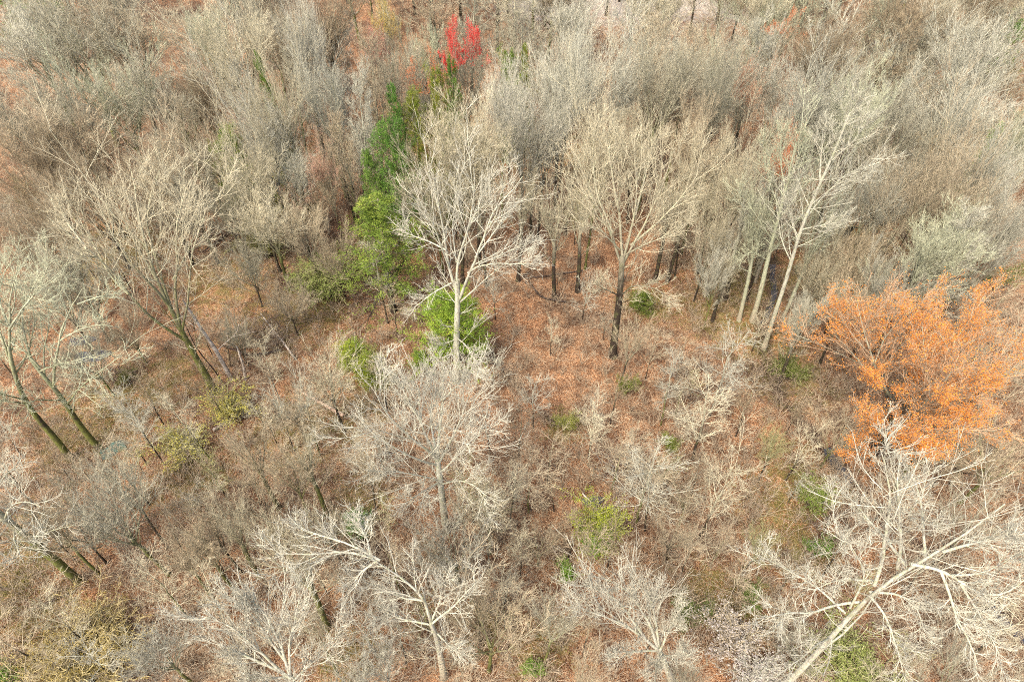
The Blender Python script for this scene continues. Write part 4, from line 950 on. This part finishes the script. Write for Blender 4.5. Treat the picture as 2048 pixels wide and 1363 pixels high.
# ------------------------------------------------------------------ green tarpaulin heap at left
def tarp():
    b = P(228, 898); b[2] = gz(b[0], b[1])
    m, n, l, bs = newmat('tarpaulin'); bs.inputs['Roughness'].default_value = .45
    tc = n.new('ShaderNodeTexCoord')
    l.new(ramp(n, l, noise(n, l, 1.5, 3, tc.outputs['Object']), [(.35, (.035, .07, .06)), (.7, (.12, .20, .16))]), bs.inputs['Base Color'])
    rng = np.random.default_rng(4); nx, ny = 26, 16
    X, Y = np.meshgrid(np.linspace(-1.5, 1.5, nx), np.linspace(-1, 1, ny))
    Z = np.maximum(0, 1.15 - np.abs(Y) * 1.1 - .15 * np.abs(X)) * (.8 + .2 * np.sin(X * 2.2)) + .05 * np.sin(X * 7 + Y * 3) + .03 * rng.normal(size=X.shape)
    Z[0] = Z[-1] = .01; Xr = X * (1 - .15 * Y) ; Yr = Y + .15 * np.sin(X * 2)
    I = (np.arange(ny - 1)[:, None] * nx + np.arange(nx - 1)[None]).ravel()
    o = empty('tarpaulin_shelter', b, .5, (.75, .8, 1.05)); tag(o, 'dark green tarpaulin shelter on the litter right of the crooked tree foot', 'tarp')
    part('sheet', mesh('sheet', np.stack([Xr, Yr, Z], -1), np.stack([I, I + 1, I + nx + 1, I + nx], 1), m, True), o)
    g = Geo(); g.add(*tubes(np.array([[[-1.75, 0, .93], [0, 0, 1.13], [1.75, 0, .9]]]), np.full((1, 3), .03), 6))
    part('ridge_pole', g.mesh('ridge_pole', BARK), o, TONES['ash'])
    g = Geo(); g.add(*tubes(np.array([[[-1.7, 0, -.05], [-1.7, 0, .95]], [[1.7, 0, -.05], [1.7, 0, .92]]]), np.full((2, 2), .035), 6))
    part('post', g.mesh('post', BARK), o, TONES['ash'])
tarp()

# ------------------------------------------------------------------ undergrowth: uncountable thin brush and ground cover
def scatter():
    rng = np.random.default_rng(77)
    protos = []
    for k in range(5):
        st = 6
        th = np.radians(rng.uniform(5, 50, st)); az = rng.uniform(0, 6.28, st); L = rng.uniform(.5, 1.3, st)
        d = np.stack([np.sin(th) * np.cos(az), np.sin(th) * np.sin(az), np.cos(th)], 1)
        S = wobble(d[:, None] * np.linspace(0, 1, 4)[None, :, None] * L[:, None, None], rng, .12); r = np.broadcast_to([.011, .009, .007, .006], (st, 4))
        L2, r2 = spawn(S, r, 5, rng, .2, .98, 42, 12, .5, .4, 3, .03, .14, .7, .005)
        g = Geo(); g.add(*tubes(S, r, 3)); g.add(*tubes(L2, r2, 3)); protos.append(g.arrays())
    def place(n, ok, smin, smax, ytop=330):
        g = Geo()
        px = rng.uniform(-60, 2110, n); py = ytop + (1390 - ytop) * rng.random(n) ** .9
        for k in range(n):
            if not ok(px[k], py[k]): continue
            c = P(px[k], py[k]); a = rng.uniform(0, 6.28); s = rng.uniform(smin, smax)
            V, Q = protos[k % 5]
            ca, sa = math.cos(a) * s, math.sin(a) * s
            g.add(np.stack([V[:, 0] * ca - V[:, 1] * sa + c[0], V[:, 0] * sa + V[:, 1] * ca + c[1], V[:, 2] * s + float(gz(c[0], c[1]))], 1), Q)
        return g
    g = place(4600, lambda a, b: True, .8, 2.6)
    g2 = place(3800, lambda a, b: b < 480, 2.0, 4.2, -60)
    g.add(*g2.arrays())
    o = bpy.data.objects.new('undergrowth', g.mesh('undergrowth', TWIG)); C.objects.link(o); o.color = (.42, .34, .24, 1)
    tag(o, 'thin leafless brush all over the forest floor', 'undergrowth', kind='stuff')
    # low green cover in the mossy places
    pts = []
    for px, py, r in MOSSY:
        c = P(px, py); n = int(55 * r)
        q = c[:2] + rng.normal(0, r * .45, (n, 2))
        for u in q:
            m = 14; s = rng.uniform(.1, .4)
            w_ = u + rng.normal(0, s, (m, 2)); pts.append(np.c_[w_, gz(w_[:, 0], w_[:, 1]) + np.abs(rng.normal(.12, .12, m))])
    pts = np.concatenate(pts)
    g = Geo(); g.add(*leaves(pts, .11, rng, .6, .5))
    o = bpy.data.objects.new('ground_cover', g.mesh('ground_cover', LEAF)); C.objects.link(o); o.color = (.26, .25, .07, 1)
    tag(o, 'low olive green plants in patches on the litter', 'ground cover', kind='stuff')
scatter()

# ------------------------------------------------------------------ labels of the stand: the landmark each stands nearest to
ORD = ['nearest', 'second', 'third', 'fourth', 'fifth', 'sixth', 'seventh', 'eighth', 'ninth', 'tenth', 'eleventh', 'twelfth', 'thirteenth', 'fourteenth', 'fifteenth', 'sixteenth', 'seventeenth', 'eighteenth', 'nineteenth', 'twentieth']
def label_stand():
    buckets = {}
    for o, kind, tone, h, (px, py) in GEN:
        best = min(LAND, key=lambda L: (L[0] - px) ** 2 + (L[1] - py) ** 2)
        dx, dy = px - best[0], py - best[1]
        rel = ('right of' if dx > 0 else 'left of') if abs(dx) > abs(dy) else ('above' if dy < 0 else 'below')
        noun = 'sapling' if kind == 'sapling' else 'bare tree'
        size = 'thin' if kind == 'sapling' else FORM[kind]
        buckets.setdefault((best[2], rel, noun, size, TWORD[tone]), []).append((dx * dx + dy * dy, o))
    for (land, rel, noun, size, tw), lst in buckets.items():
        lst.sort(key=lambda v: v[0])
        for k, (_, o) in enumerate(lst):
            if len(lst) == 1: s = f'{size} {tw} {noun} {rel} {land}'
            else: s = f'{ORD[min(k, 19)]} {size} {tw} {noun} {rel} {land}'
            tag(o, s, 'sapling' if noun == 'sapling' else 'tree')
label_stand()
print('trees', len(GEN), sum(g[1] != 'sapling' for g in GEN))
